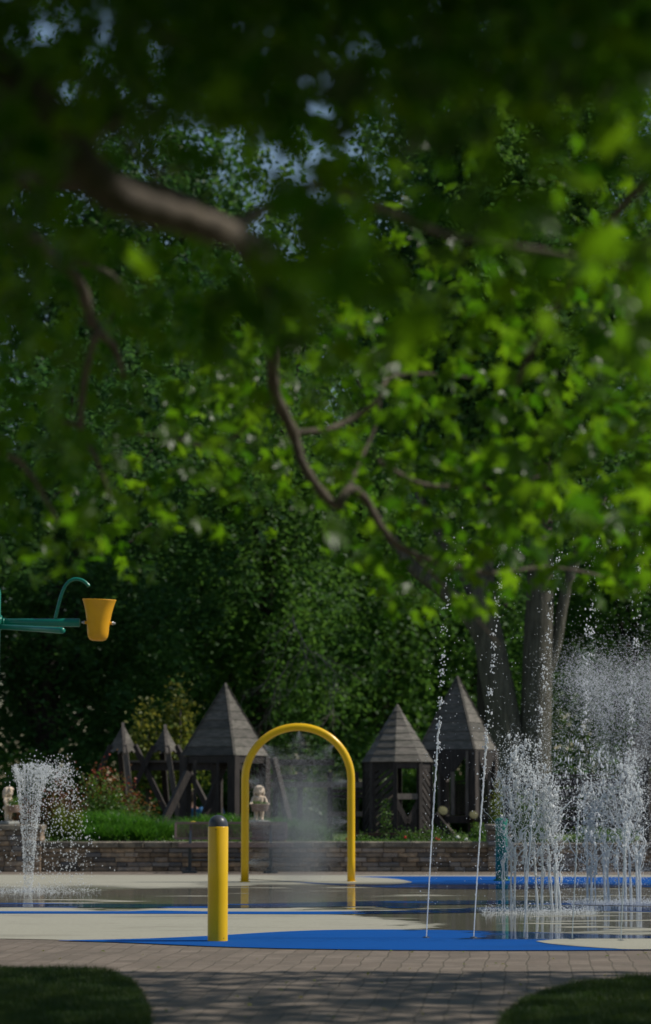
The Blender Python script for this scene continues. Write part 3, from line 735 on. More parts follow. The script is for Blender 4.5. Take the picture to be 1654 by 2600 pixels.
# ------------------------------------------------------------------ bench
YBn = 38.55
bx0, bx1 = X(445,YBn), X(727,YBn); bc = (bx0+bx1)/2; bw = bx1-bx0
be = empty('park_bench', (bc, YBn, 0), 'brown mesh back park bench on dark blue legs behind the bollard and arch', 'bench')
zb0, zb1 = Z(2130,YBn), Z(2090,YBn); zs_ = Z(2146,YBn)
mb = MB(); yb = .22
fr = .036
for (a, b_) in (((-bw/2,yb,zb0),(bw/2,yb,zb0)),((-bw/2,yb+.05,zb1),(bw/2,yb+.05,zb1)),((-bw/2,yb,zb0),(-bw/2,yb+.05,zb1)),((bw/2,yb,zb0),(bw/2,yb+.05,zb1))): mb.beam(a, b_, fr, fr)
mb.build('back_frame', M['bench_brown'], be)
mb = MB(); hh_ = zb1-zb0; n_ = 38; st = bw/n_
for i in range(-7, n_+1):
    for sg in (1,-1):
        x_a = -bw/2+i*st if sg == 1 else bw/2-i*st
        x_b = x_a+sg*st*7
        ta, tb = 0., 1.
        lo, hi = -bw/2, bw/2
        if sg == 1:
            if x_a < lo: ta = (lo-x_a)/(x_b-x_a)
            if x_b > hi: tb = (hi-x_a)/(x_b-x_a)
        else:
            if x_a > hi: ta = (x_a-hi)/(x_a-x_b)
            if x_b < lo: tb = (x_a-lo)/(x_a-x_b)
        if tb-ta < .02: continue
        q = lambda t: (lerp(x_a,x_b,t), yb+.05*t+sg*.002, lerp(zb0,zb1,t))
        mb.beam(q(ta), q(tb), .005, .0068)
mb.build('back_mesh', M['bench_brown'], be)
mb = MB(); sw0, sw1 = X(458,YBn)-bc, X(742,YBn)-bc; sd_ = .38
for (a, b_) in (((sw0,-.2,zs_),(sw1,-.2,zs_)),((sw0,-.2+sd_,zs_),(sw1,-.2+sd_,zs_)),((sw0,-.2,zs_),(sw0,-.2+sd_,zs_)),((sw1,-.2,zs_),(sw1,-.2+sd_,zs_))): mb.beam(a, b_, .03, .058)
for i in range(9): y_ = -.2+sd_*(i+.5)/9; mb.beam((sw0,y_,zs_+.012),(sw1,y_,zs_+.012), .022, .008)
mb.build('seat', M['bench_brown'], be)
for px in (483, 688):
    x_ = X(px,YBn)-bc; mb = MB(); mb.beam((x_,.06,0.03),(x_,.06,zs_-.02), .05, .05, r=0); mb.beam((x_,-.17,zs_-.035),(x_,.2,zs_-.035), .045, .03, r=0); mb.beam((x_,.14,zs_-.03),(x_,.31,zb1-.03), .04, .04, r=0)
    mb.box((x_,.05,.015), (.22,.34,.03), r=0); mb.beam((x_-.06,.06,.05),(x_,.06,.11),.03,.03,r=0); mb.build('leg', M['bench_blue'], be)
mb = MB(); x_a = X(483,YBn)-bc; x_b = X(688,YBn)-bc; mb.tube([(x_a,.06,.20),(x_b,.06,.20)], .014, 10); mb.build('stretcher', M['bench_blue'], be)

# ------------------------------------------------------------------ girl statues with baskets
def statue(loc, rz, label, sc_=1.0, plant=None):
    s = empty('garden_statue', loc, label, 'statue', None, rz); s.scale = (sc_,)*3
    mb = MB(); mb.box((0,0,.028), (.30,.22,.055)); mb.box((0.01,0,.022), (.33,.24,.04)); remesh(mb, 'plinth', M['plinth'], s, .008, smooth_it=3)
    mb = MB()
    for sg in (-1,1):
        mb.tube([(sg*.038,0,.30),(sg*.045,-.006,.24),(sg*.048,-.002,.17),(sg*.046,.004,.11),(sg*.048,0,.065)], [.050,.044,.036,.031,.024], 14)
        mb.ell((sg*.052,-.028,.066), (.026,.045,.018))
        # arms down and forward to the basket rim
        mb.tube([(sg*.078,.01,.435),(sg*.108,-.004,.39),(sg*.122,-.045,.335),(sg*.150,-.10,.322)], [.028,.026,.023,.017], 12)
        for fx in range(5):
            ff = Vector((sg*(.150),-.10,.322)); mb.tube([ff, ff+Vector((sg*(.012-.004*fx), -.016-.004*(fx % 2), .004-.001*fx)), ff+Vector((sg*(.016-.006*fx), -.026, -.012))], [.0075,.0065,.005], 7)
    mb.ell((0,0,.30), (.082,.062,.055)); mb.ell((0,0,.375), (.078,.055,.085)); mb.ell((0,.004,.425), (.088,.05,.04))
    mb.tube([(0,.004,.43),(0,0,.475)], [.034,.030], 12)
    mb.ell((0,-.006,.535), (.064,.068,.078), 18, 12)      # head
    mb.ell((0,-.046,.508), (.040,.030,.032)); mb.ell((0,-.075,.524), (.0095,.012,.013))  # cheeks, nose
    for sg in (-1,1): mb.ell((sg*.030,-.052,.512), (.020,.018,.018)); mb.ell((sg*.060,-.004,.525), (.010,.012,.018)); mb.ell((sg*.025,-.066,.556), (.016,.008,.006))
    mb.ell((0,-.070,.497), (.014,.008,.005)); mb.ell((0,-.058,.474), (.018,.014,.012))
    remesh(mb, 'body', M['statue'], s, .0055, smooth_it=2)
    for sg in (-1,1):
        mb = MB(); mb.ell((sg*.024,-.069,.541), (.010,.005,.006), 10, 7); mb.build('eye', M['basket'], s, True)
    mb = MB(); mb.ell((0,.012,.553), (.078,.076,.074), 18, 12)
    for a in np.linspace(-.3, PI+.3, 15):
        x_, y_ = .071*math.cos(a), .018+.060*math.sin(a); mb.tube([(x_*.85,y_*.8,.60),(x_*1.06,y_,.54),(x_*1.12,y_*1.02,.48),(x_*1.0,y_*1.1,.435)], [.014,.020,.018,.010], 8)
    for a in np.linspace(-1,1,9): mb.tube([(a*.02,-.03,.622),(a*.045,-.062,.596),(a*.055,-.068,.572)], [.010,.012,.007], 7)
    remesh(mb, 'hair', M['statue'], s, .0055, smooth_it=1)
    mb = MB(); n = 28; cy_ = -.13
    pr = [(.0,.20),(.115,.20),(.130,.215),(.150,.30),(.158,.308),(.158,.322),(.142,.322),(.136,.30),(.0,.29)]
    vs = []; fs = []
    for (r_, z) in pr:
        for j in range(n):
            t = 2*PI*j/n; vs.append((r_*math.copysign(abs(math.cos(t))**.8, math.cos(t)), cy_+r_*.62*math.sin(t), z))
    for i in range(len(pr)-1):
        for j in range(n): j2 = (j+1) % n; fs.append((i*n+j, i*n+j2, (i+1)*n+j2, (i+1)*n+j))
    mb.add(vs, fs); mb.build('basket', M['basket'], s, True)
    n = 160 if plant is None else 500; P2 = np.c_[rng.normal(0,.06,n), rng.normal(cy_,.03,n), .315+np.abs(rng.normal(0,.02 if plant is None else .06,n))]
    V, Fc = leaves(P2, rng.uniform(.02,.04,n), LQ, LQF, rand_frames(n, .5)); npmesh('basket_plant', V, Fc, M['shrub_green'], s, r=np.repeat(rng.uniform(0,1,n),4))
    # dress strap and frill
    mb = MB()
    for sg in (-1,1): mb.tube([(sg*.05,-.040,.44),(sg*.038,-.056,.40),(sg*.028,-.060,.365)], .006, 8)
    mb.lathe([(.055,.0),(.088,-.01),(.098,-.055),(.090,-.06),(.05,-.03)], 20, (0,0,.31)); mb.build('dress', M['statue'], s, True)
    return s
statue(P_mid+Vector((X(658,39.4)-P_mid.x,0,0)), R(6), 'pale stone girl statue holding a basket on the pillar behind the bench', .99)
statue(P_left+Vector((X(22,39.4)-P_left.x,0,0)), R(62), 'brownish stone girl statue turned sideways with a planted basket on the left pillar', .97, 1)

# ------------------------------------------------------------------ timber play towers
GZ = .34
def pyr_roof(parent, Rr, ang0, sides, z0, z1, courses, m, hips=True, scallop=False):
    mb = MB(); H = z1-z0
    angs = [ang0+2*PI*i/sides for i in range(sides)]
    def pt_(a, r_, z): return (r_*math.sin(a), -r_*math.cos(a), z)
    for i in range(sides):
        a, b_ = angs[i], angs[(i+1) % sides]
        for k in range(courses):
            u0, u1 = k/courses, (k+1)/courses
            ro, ri = Rr*(1-u0)+.014, Rr*(1-u1)-.006; rb = ro-.022
            za, zb_ = z0+H*u0-.006, z0+H*u1+.002; ri = max(ri,.004)
            mb.add([pt_(a,ro,za), pt_(b_,ro,za), pt_(b_,ri,zb_), pt_(a,ri,zb_), pt_(a,rb,za-.004), pt_(b_,rb,za-.004)], [(0,1,2,3),(4,5,1,0)], None)
    mb.build('roof', m, parent)
    mb = MB(); mb.add([pt_(a, Rr*.97, z0+.012) for a in angs], [tuple(range(sides))]); mb.build('soffit', M['wood'], parent)
    if hips:
        mb = MB()
        for a in angs: mb.beam(pt_(a,Rr+.012,z0-.01), pt_(a,.01,z1+.01), .045, .016, up=(math.sin(a),-math.cos(a),.3))
        mb.tube([(0,0,z1-.06),(0,0,z1+.01),(0,0,z1+.03)], [.035,.02,.005], 8)
        mb.build('hip_board', m, parent)
    return pt_
def tower(px, Y, py_apex, py_eave, Rr, a0, sides, label, courses=8):
    t = empty('play_tower', (X(px,Y), Y, GZ), label, 'play tower', 'timber play towers')
    z0, z1 = Z(py_eave,Y)-GZ, Z(py_apex,Y)-GZ
    pt_ = pyr_roof(t, Rr, a0, sides, z0, z1, courses, M['wood_roof'], hips=sides == 4)
    return t, pt_, z0, z1
# square tower left of arch
def square_tower(px, Y, pa, pe, Rr, a0, label, buttress=True):
    t, pt_, z0, z1 = tower(px, Y, pa, pe, Rr, a0, 4, label)
    rp = Rr*.90; A4 = [a0+PI/2*i for i in range(4)]
    for a in A4:
        mb = MB(); mb.beam(pt_(a,rp,0), pt_(a,rp,z0-.02), .16, .16, up=(math.sin(a+PI/4),-math.cos(a+PI/4),0)); mb.build('post', M['wood'], t)
    for i in range(4):
        a, b_ = A4[i], A4[(i+1) % 4]
        mb = MB(); mb.beam(pt_(a,rp+.03,z0-.08), pt_(b_,rp+.03,z0-.08), .05, .13); mb.build('eave_beam', M['wood'], t)
        mb = MB(); mb.beam(pt_(a,rp,.42), pt_(b_,rp,.42), .05, .12); mb.build('floor_beam', M['wood'], t)
    return t, pt_, z0, z1, rp, A4
t, pt_, z0, z1, rp, A4 = square_tower(572, 44.5, 1737, 1918, .82, R(14.3), 'tall square timber tower with pointed plank roof left of the yellow arch')
def wl(px, py, Y, o): return at(px,py,Y)-o
o_ = Vector((X(572,44.5), 44.5, GZ))
for (a, b_, Ya, Yb, w) in (((478,1960),(405,2110),43.9,43.6,.12),((572,1935),(500,2120),44.3,44.1,.11),((695,1925),(742,2120),44.2,43.8,.10),((600,1930),(640,2000),43.9,44.1,.08)):
    mb = MB(); mb.beam(wl(*a,Ya,o_), wl(*b_,Yb,o_), w, w); mb.build('brace', M['wood'], t)
for px, Yp in ((495,44.0),(558,44.9),(553,43.8),(660,45.2)):
    mb = MB(); mb.beam(wl(px,1930,Yp,o_), wl(px,2140,Yp,o_), .05, .05); mb.build('pole', M['wood'], t)

# square tower right
t, pt_, z0, z1, rp, A4 = square_tower(1164, 46.0, 1719, 1903, .80, R(19.5), 'tallest square timber tower with steep plank roof, heart shaped valances and pale posts')
o_ = Vector((X(1164,46.0), 46.0, GZ))
for i in (0, 3):     # heart-cut valance boards under the eaves of the two front faces
    a, b_ = Vector(pt_(A4[i],rp+.06,0)), Vector(pt_(A4[(i+1) % 4],rp+.06,0))
    mb = MB(); n = 24; top = z0-.02; vs = []; 
    for k in range(n+1):
        u = k/n; q = a.lerp(b_, u); v = abs(u-.5)*2
        heart = .40*max(0, 1-(v/.62))**.8 if v < .62 else 0
        if v < .10: pass
        dpt = .16+heart+(.10*(v-.75)/.25 if v > .75 else 0)
        vs += [(q.x,q.y,top),(q.x,q.y,top-dpt)]
    fs = [(2*k,2*k+1,2*k+3,2*k+2) for k in range(n)]; nrm = Vector((math.sin((A4[i]+A4[(i+1)%4]+(0 if i < 3 else -2*PI))/2), -math.cos((A4[i]+A4[(i+1)%4]+(0 if i<3 else -2*PI))/2), 0))*.03
    k0 = len(vs); vs2 = [(v[0]+nrm.x, v[1]+nrm.y, v[2]) for v in vs]; fs2 = [(f[3]+k0,f[2]+k0,f[1]+k0,f[0]+k0) for f in fs]
    fs3 = [(2*k+1, 2*k+1+k0, 2*k+3+k0, 2*k+3) for k in range(n)]
    mb.add(vs+vs2, fs+fs2+fs3); mb.build('valance', M['wood'], t)
for px, Yp, m_, w, y0, y1 in ((1115,45.6,'wood_pale',.05,1915,2070),(1136,46.4,'wood_pale',.07,1985,2070),(1150,45.3,'wood_pale',.07,1960,2070),(1186,45.25,'wood_pale',.05,1906,2075),(1196,45.6,'wood_pale',.05,1975,2070),(1216,45.4,'wood_pale',.05,1908,2070),(1243,45.8,'wood_pale',.05,1960,2070),(1262,46.3,'wood_pale',.05,1908,1990)):
    mb = MB(); mb.beam(wl(px,y0,Yp,o_), wl(px,y1,Yp,o_), w, w); mb.build('upright', M[m_], t)
mb = MB()
for k in range(8): x_ = 1152+k*4.2; mb.beam(wl(x_,1990,46.6,o_), wl(x_,2068,46.6,o_), .026, .02)
mb.beam(wl(1148,1988,46.58,o_), wl(1186,1982,46.58,o_), .05, .03); mb.build('picket_panel', M['wood'], t)
mb = MB(); mb.beam(wl(1105,2081,45.1,o_), wl(1290,2081,45.1,o_), .10, .13); mb.build('platform_beam', M['wood'], t)
mb = MB(); mb.beam(wl(1218,2070,45.3,o_), wl(1300,2070,45.3,o_), .10, .05); mb.build('platform_edge', M['wood_pale'], t)
mb = MB(); mb.beam(wl(1103,2068,44.9,o_), wl(1158,2140,44.8,o_), .11, .13); mb.build('brace', M['wood'], t)
mb = MB(); mb.beam(wl(1132,2095,44.9,o_), wl(1160,2125,44.8,o_), .04, .05); mb.build('brace', M['wood_pale'], t)
for px, py, lb, w in ((1125,2058,'yellowish sawn log end beside the octagonal tower, on the platform beam',.092),(1203,2069,'yellowish sawn log end on the platform beam nearest the fountain',.085)):
    q = at(px, py, 44.95); lg = empty('log', q, lb, 'log', 'sawn logs on the play platform'); lg.rotation_euler = (R(62),0,R(8))
    mb = MB(); mb.lathe([(0,-.22),(w*.98,-.22),(w,-.1),(w*.97,0)], 20); mb.build('bark', M['wood'], lg, True)
    mb = MB(); mb.lathe([(w*.96,.001),(w*.8,.006),(0,.006)], 20); mb.build('cut_face', M['logend'], lg, True)

# octagonal tower
Y3 = 43.0
t, pt_, z0, z1 = tower(1010, Y3, 1787, 1934, .63, R(-5.7), 8, 'octagonal timber tower with pointed plank roof and diagonal slat walls right of the arch', 8)
A8 = [R(-5.7)+PI/4*i for i in range(8)]; rp = .585
for i, a in enumerate(A8):
    mb = MB(); mb.beam(pt_(a,rp,0), pt_(a,rp,z0-.0), .075, .075, up=(math.sin(a),-math.cos(a),0)); mb.build('post', M['wood'], t)
for i in range(8):
    a, b_ = Vector(pt_(A8[i],rp,0)), Vector(pt_(A8[(i+1)%8],rp,0))
    mb = MB(); mb.beam(a+Vector((0,0,z0-.06)), b_+Vector((0,0,z0-.06)), .03, .12); mb.build('header', M['wood'], t)
    if i in (7, 6, 1, 2, 5):   # diagonal slats
        mb = MB(); sg = 1 if i in (7,6,5) else -1; k = 11
        for q in range(-2, k):
            zl = z0*.98*q/k; rise = .26*sg; za, zb_ = (zl, zl+.3) if sg == 1 else (zl+.3, zl)
            za = min(max(za,0),z0-.02); zb_ = min(max(zb_,0),z0-.02)
            if abs(za-zb_) < .05 and q != -2: continue
            mb.beam(a.lerp(b_,.06)+Vector((0,0,za)), a.lerp(b_,.94)+Vector((0,0,zb_)), .02, .07)
        mb.build('slat_panel', M['wood'], t)
    if i in (0, 4):
        zr = Z(2022,Y3)-GZ
        mb = MB(); mb.beam(a+Vector((0,0,zr)), b_+Vector((0,0,zr)), .03, .10); mb.build('rail', M['wood_pale'], t)
        mid = (a+b_)/2
        for (p0, p1) in (((a,zr-.05),(mid,zr-.46)),((b_,zr-.05),(mid,zr-.46))):
            mb = MB(); mb.beam(p0[0]+Vector((0,0,p0[1])), p1[0]+Vector((0,0,p1[1])), .03, .09); mb.build('gusset', M['wood'], t)
        mb = MB()
        for q in range(9):
            u = (q+.5)/9; zt_ = zr-.12-.34*(1-abs(u-.5)*2)-.04; c_ = a.lerp(b_,u); mb.beam(c_+Vector((0,.0,0)), c_+Vector((0,.0,max(zt_,.1))), .042, .018)
        mb.build('skirt_boards', M['wood'], t)
mb = MB(); mb.add([pt_(a,rp*.9,.06) for a in A8], [tuple(range(8))]); mb.build('floor', M['wood'], t)

# partly visible tower at right edge
square_tower(1692, 44.0, 1770, 1925, .85, R(22), 'square timber tower cut off by the right frame edge, behind the cone fountain')

# timber swing frame with two little scalloped tent roofs
YS = 46.5; so = Vector((X(370,YS), YS, GZ))
sf = empty('swing_frame', so, 'grey timber swing frame with two scalloped pointed caps and splayed legs', 'play frame')
for cxp, apex, front, legsf, sp in ((313,1838,(322,1905),((245,1975),(333,2030),(418,2050)),38),(420,1843,(430,1908),((330,2018),(440,2000),(515,2025)),36)):
    ap = at(cxp,apex,YS)-so; rad = sp/F*YS*1.05; z_e = (at(0,1911,YS)-so).z; a0 = R(13)
    cc = [Vector((ap.x+rad*math.sin(a0+PI/2*i), ap.y-rad*math.cos(a0+PI/2*i), z_e)) for i in range(4)]
    mb = MB()
    for i in range(4):
        p, q = cc[i], cc[(i+1)%4]
        for k in range(6):
            u0, u1 = k/6, (k+1)/6; A_, B_, C_, D_ = p.lerp(ap,u0), q.lerp(ap,u0), q.lerp(ap,min(u1,.995)), p.lerp(ap,min(u1,.995))
            if k: mb.add([A_,B_,C_,D_], [(0,1,2,3)])
            else:
                n = 24; vs = []
                for s_ in range(n+1):
                    u = s_/n; lo_ = A_.lerp(B_,u); up_ = D_.lerp(C_,u); dpt = .04*abs(math.sin(u*PI*3))-.06*(abs(u-.5)*2)**2; vs += [lo_+Vector((0,0,dpt)), up_]
                mb.add(vs, [(2*s_,2*s_+2,2*s_+3,2*s_+1) for s_ in range(n)])
    mb.build('cap_roof', M['wood_roof'], sf)
    mb = MB(); a = cc[0]; mb.beam(ap+Vector((0,-.02,.02)), a+Vector((0,-.03,-.02)), .055, .03, up=(0,-1,.3)); mb.build('hip_board', M['wood_pale'], sf)
    for k, (lx, ly) in enumerate(legsf):
        src = (cc[3], cc[0], cc[1])[k]; e = at(lx,ly,YS+(-.25 if k == 1 else -.1))-so; d = (e-src).normalized()
        top = src.lerp(ap,.25); e2 = src+d*((src.z)/(-d.z)) if d.z < -.1 else e
        mb = MB(); mb.beam(top, e2, .10, .10); mb.build('leg', M['wood_pale' if k == 1 else 'wood'], sf)
    e = Vector((ap.x+.05, ap.y+.9, 0)); mb = MB(); mb.beam(cc[2], e, .10, .10); mb.build('leg', M['wood'], sf)
mb = MB(); mb.beam(at(325,1945,YS+.1)-so, at(575,1945,YS+.1)-so, .12, .17); mb.build('crossbeam', M['wood'], sf)
mb = MB(); mb.beam(at(325,1933,YS+.02)-so, at(575,1933,YS+.02)-so, .10, .04); mb.build('top_rail', M['wood_pale'], sf)

def timber_rails(name, label, px0, px1, Y, rails, posts, posty):
    ox = X((px0+px1)/2, Y); o = Vector((ox, Y, GZ)); f = empty(name, o, label, 'timber fence')
    for (y0, y1, m_, a, b_) in rails:
        zc = (Z(y0,Y)+Z(y1,Y))/2-GZ; h_ = Z(y0,Y)-Z(y1,Y); mb = MB(); mb.beam((X(a,Y)-ox,-.06,zc),(X(b_,Y)-ox,-.06,zc), .04, h_-.004); mb.build('rail', M[m_], f)
    for p_ in posts:
        mb = MB(); mb.beam((X(p_,Y)-ox,0.02,0),(X(p_,Y)-ox,0.02,Z(posty,Y)-GZ), .10, .10); mb.build('post', M['wood'], f)
timber_rails('timber_bridge', 'weathered grey plank bridge wall between the towers, seen through the arch mist', 680, 925, 45.6,
    [(1928,1944,'wood',690,850),(1966,1980,'wood',650,780),(1985,2000,'wood_pale',650,930),(2003,2014,'wood',840,930),(2017,2026,'wood',840,930),(2060,2073,'wood_pale',835,930)], (700,762,838,905), 1960)
timber_rails('timber_fence', 'dark weathered plank fence behind the splash fountains at the right', 1270, 1760, 47.0,
    [(1966,1972,'wood_pale',1265,1760),(1976,1998,'wood',1265,1760),(2002,2024,'wood',1265,1760),(2028,2050,'wood',1265,1760),(2054,2076,'wood',1265,1760),(2080,2102,'wood',1265,1760)], (1300,1400,1500,1600,1700), 1962)
# low rusty bed edging
ed = MB(); ed.beam((X(905,41.5),41.5,Z(2119,41.5)), (X(1100,41.5),41.5,Z(2116,41.5)), .03, .05); tag(ed.build('bed_edging', M['rust']), 'thin rusty brown edging rail in front of the octagonal tower', 'edging')
pl = empty('timber_sleeper', at(440,2086,42.3), 'pale grey timber sleeper lying between grass clumps above the bench', 'timber')
mb = MB(); mb.box((0,0,-.03), (.75,.12,.10), R(4)); mb.build('beam', M['wood_pale'], pl)

# ------------------------------------------------------------------ people seated beyond the tower
def person(loc, rz, label, shirt, turn=0):
    s = empty('person', loc, label, 'person', None, rz)
    mb = MB()
    for sg in (-1,1):
        mb.tube([(sg*.10,0,.46),(sg*.12,-.25,.48),(sg*.12,-.44,.47)], [.085,.075,.058], 12)
        mb.tube([(sg*.12,-.44,.47),(sg*.12,-.45,.25),(sg*.12,-.43,.08)], [.056,.05,.036], 12); mb.ell((sg*.12,-.50,.045), (.045,.13,.04))
        mb.tube([(sg*.19,.0,.93),(sg*.25,-.03,.76),(sg*.26,-.10,.65),(sg*.19,-.28,.56),(sg*.16,-.34,.55)], [.055,.047,.04,.032,.028], 12)
        for k in range(4): mb.tube([(sg*(.15+.018*k),-.34,.55),(sg*(.145+.018*k),-.39,.548),(sg*(.145+.018*k),-.42-.004*(k%2),.535)], [.011,.010,.008], 6)
        mb.tube([(sg*.14,-.33,.55),(sg*.12,-.36,.56),(sg*.115,-.38,.555)], [.012,.010,.008], 6)
    mb.ell((0,.01,.50), (.17,.12,.11)); mb.ell((0,.01,.70), (.16,.11,.22)); mb.ell((0,.01,.88), (.19,.105,.10))
    mb.tube([(0,.01,.92),(0,0,1.06)], [.06,.052], 12); mb.ell((0,-.01,1.14), (.075,.09,.115), 16, 12)
    mb.ell((0,-.10,1.125), (.014,.02,.02)); mb.ell((0,-.075,1.075), (.035,.03,.025))
    for sg in (-1,1): mb.ell((sg*.076,0,1.135), (.012,.02,.03))
    remesh(mb, 'body', M['skin'], s, .014)
    mb = MB(); mb.ell((0,.01,.68), (.185,.13,.24)); mb.ell((0,.01,.86), (.205,.12,.11))
    for sg in (-1,1): mb.tube([(sg*.17,.0,.93),(sg*.245,-.02,.80),(sg*.262,-.08,.70)], [.075,.065,.055], 12)
    remesh(mb, 'shirt', M[shirt], s, .016)
    mb = MB(); mb.ell((0,.01,.50), (.185,.135,.115))
    for sg in (-1,1): mb.tube([(sg*.10,0,.47),(sg*.12,-.25,.48),(sg*.12,-.45,.46),(sg*.12,-.455,.25),(sg*.12,-.44,.13)], [.098,.09,.07,.062,.055], 12)
    remesh(mb, 'trousers', M['trouser'], s, .016)
    mb = MB(); mb.ell((0,.02,1.175), (.088,.098,.095), 16, 10); mb.ell((0,.06,1.13), (.08,.06,.08)); remesh(mb, 'hair', M['hair'], s, .012)
    for sg in (-1,1):
        mb = MB(); mb.ell((sg*.03,-.098,1.15), (.012,.006,.007), 8, 6); mb.build('eye', M['hair'], s, True)
    return s
YP = 50.2; pz = Z(2010,YP)-1.27
person((X(489,YP),YP,pz), R(150), 'person in a blue shirt sitting with back turned behind the left timber tower', 'shirt_blue')
person((X(540,YP),YP+.1,pz), R(215), 'person in a navy shirt sitting beside the one in light blue behind the tower', 'shirt_navy')
lb = empty('timber_bench', (X(515,YP),YP+.02,pz), 'dark timber bench carrying the two seated people beyond the tower', 'bench')
mb = MB(); mb.box((0,0,.375), (1.7,.34,.05)); mb.build('seat', M['wood'], lb)
for s_ in (-1,1):
    mb = MB(); mb.box((s_*.7,0,.175), (.09,.30,.35)); mb.build('leg', M['wood'], lb)

# ------------------------------------------------------------------ garden plants
def grass_clump(loc, label, h=.55, n=420, spread=.22, grp='clumps of tall grass in the planting bed'):
    base = rng.normal(0,spread*.35,(n,2)); a = rng.uniform(0,2*PI,n); d = np.c_[np.cos(a), np.sin(a)]
    hh = h*rng.uniform(.55,1.1,n); out = spread*rng.uniform(.4,1.9,n); w = rng.uniform(.004,.010,n); seg = 5; V = []; 
    sdv = np.c_[-d[:,1], d[:,0]]*1.0
    for k in range(seg+1):
        u = k/seg; pos = np.c_[base+d*(out*u**1.9)[:,None], hh*(1.15*u-.38*u**3)+.0]
        ww = (w*(1-u**2*.9))[:,None]; V.append(np.c_[pos[:,:2]-sdv*ww, pos[:,2]]); V.append(np.c_[pos[:,:2]+sdv*ww, pos[:,2]])
    V = np.stack(V,1); k2 = 2*(seg+1); Fc = np.array([(2*k,2*k+1,2*k+3,2*k+2) for k in range(seg)])
    Fc = (Fc[None]+(np.arange(n)*k2)[:,None,None]).reshape(-1,4)
    e = npmesh('grass_clump', V.reshape(-1,3), Fc, M['grass'], r=np.repeat(rng.uniform(0,1,n),k2), loc=loc)
    return tag(e, label, 'ornamental grass', grp)
gl = [(235,41.3,.60,'tall arching grass clump beside the golden shrub'),(285,40.9,.62,'tall arching grass clump under the red tipped shrub'),(340,40.6,.55,'bright grass clump spilling over the wall left of the bench'),(385,40.7,.52,'grass clump at the left end of the bench'),(425,41.0,.42,'short grass clump just left of the bench back'),
      (255,40.3,.40,'low front grass clump on the wall edge below the tall clumps'),(310,40.2,.38,'low front grass clump on the wall edge in the middle of the bed'),(365,40.2,.36,'low front grass clump on the wall edge near the bench'),
      (497,41.6,.50,'grass clump showing over the bench left of the bollard cap'),(555,41.5,.55,'grass clump directly behind the bollard cap'),(598,41.4,.55,'grass clump between the bollard and the arch leg'),
      (705,41.0,.50,'grass clump just right of the girl statue, dimmed by mist'),(752,41.0,.46,'grass clump seen in the middle of the arch mist'),(800,41.1,.36,'lower grass clump in the right half of the arch mist')]
for px, Y, h_, lb_ in gl: grass_clump((X(px,Y),Y,.385), lb_, h_*1.18, int(260+h_*420), .19+h_*.26)
def shrub(name, loc, dims, label, m, cat='shrub', n=2600, ls=.05, clumps=26, lower=0):
    s = empty(name, loc, label, cat)
    c = rng.normal(size=(clumps,3)); c /= np.linalg.norm(c,axis=1)[:,None]; c *= rng.uniform(.35,.95,clumps)[:,None]; c[:,2] = np.abs(c[:,2])*.95
    ci = rng.integers(0,clumps,n); P2 = c[ci]+rng.normal(0,.17,(n,3)); P2[:,2] = np.abs(P2[:,2]); 
    rv = np.clip(rng.uniform(-.35,.35,n)+np.clip(P2[:,2]*1.0-.15,0,1),0,1)
    if m == 'shrub_red': rv = rv**1.6
    P2 = P2*np.array(dims)[None]/1.0
    V, Fc = leaves(P2, rng.uniform(.7,1.3,n)*ls, LQ, LQF, rand_frames(n,.45)); npmesh('foliage', V, Fc, M[m], s, r=np.repeat(rv,4))
    mb = MB()
    for q in range(0,clumps,2): e = c[q]*np.array(dims)*.9; mb.tube([(0,0,0),(e[0]*.3,e[1]*.3,e[2]*.5),tuple(e)], [.014,.010,.004], 5)
    mb.build('stem', M['stem'], s); return s
shrub('shrub', (X(270,42.4),42.4,.38), (.55,.45,1.36), 'tall shrub with upright red tips behind the grasses, left of the tower', 'shrub_red', n=4200, ls=.06, clumps=40)
shrub('shrub', (X(345,42.8),42.8,.38), (.42,.4,1.0), 'lower shrub with orange red tips right of the tall red tipped one', 'shrub_red', n=2600, ls=.055, clumps=26)
shrub('shrub', (X(160,41.6),41.6,.38), (.42,.4,1.15), 'dark burgundy leaved shrub behind the left cone fountain', 'shrub_burg', n=3600, ls=.055, clumps=34)
shrub('shrub', (X(75,42.0),42.0,.38), (.40,.4,.95), 'burgundy and green shrub beside the left statue', 'shrub_burg', n=2600, ls=.055)
shrub('shrub', (X(162,40.6),40.6,.38), (.36,.33,.62), 'golden green rounded shrub just above the wall at the left', 'shrub_yel', n=3200, ls=.04)
shrub('shrub', (X(262,41.9),41.9,.38), (.66,.42,1.12), 'bright green mounded shrub above the tall grass', 'shrub_green', n=4200, ls=.05, clumps=36)
shrub('shrub', (X(350,41.7),41.7,.38), (.40,.38,.55), 'green rounded shrub below the orange tipped shrub', 'shrub_green', n=2600, ls=.045)
shrub('shrub', (X(1220,41.0),41.0,.38), (.20,.2,.40), 'feathery green bush at the end of the rose bed, left of the pillar', 'shrub_green', n=1800, ls=.03)
shrub('shrub', (X(1262,42.6),42.6,.38), (.20,.2,.95), 'yellow green shrub tip showing left of the frothy fountain', 'shrub_yel', n=1500, ls=.05)
shrub('shrub', (X(1345,41.6),41.6,.38), (.40,.3,.85), 'green shrub seen through the left splash fountain', 'shrub_green', n=2200, ls=.05)
shrub('shrub', (X(1530,41.4),41.4,.38), (.6,.3,.32), 'low green shrub seen through the right splash fountain', 'shrub_green', n=2200, ls=.05)
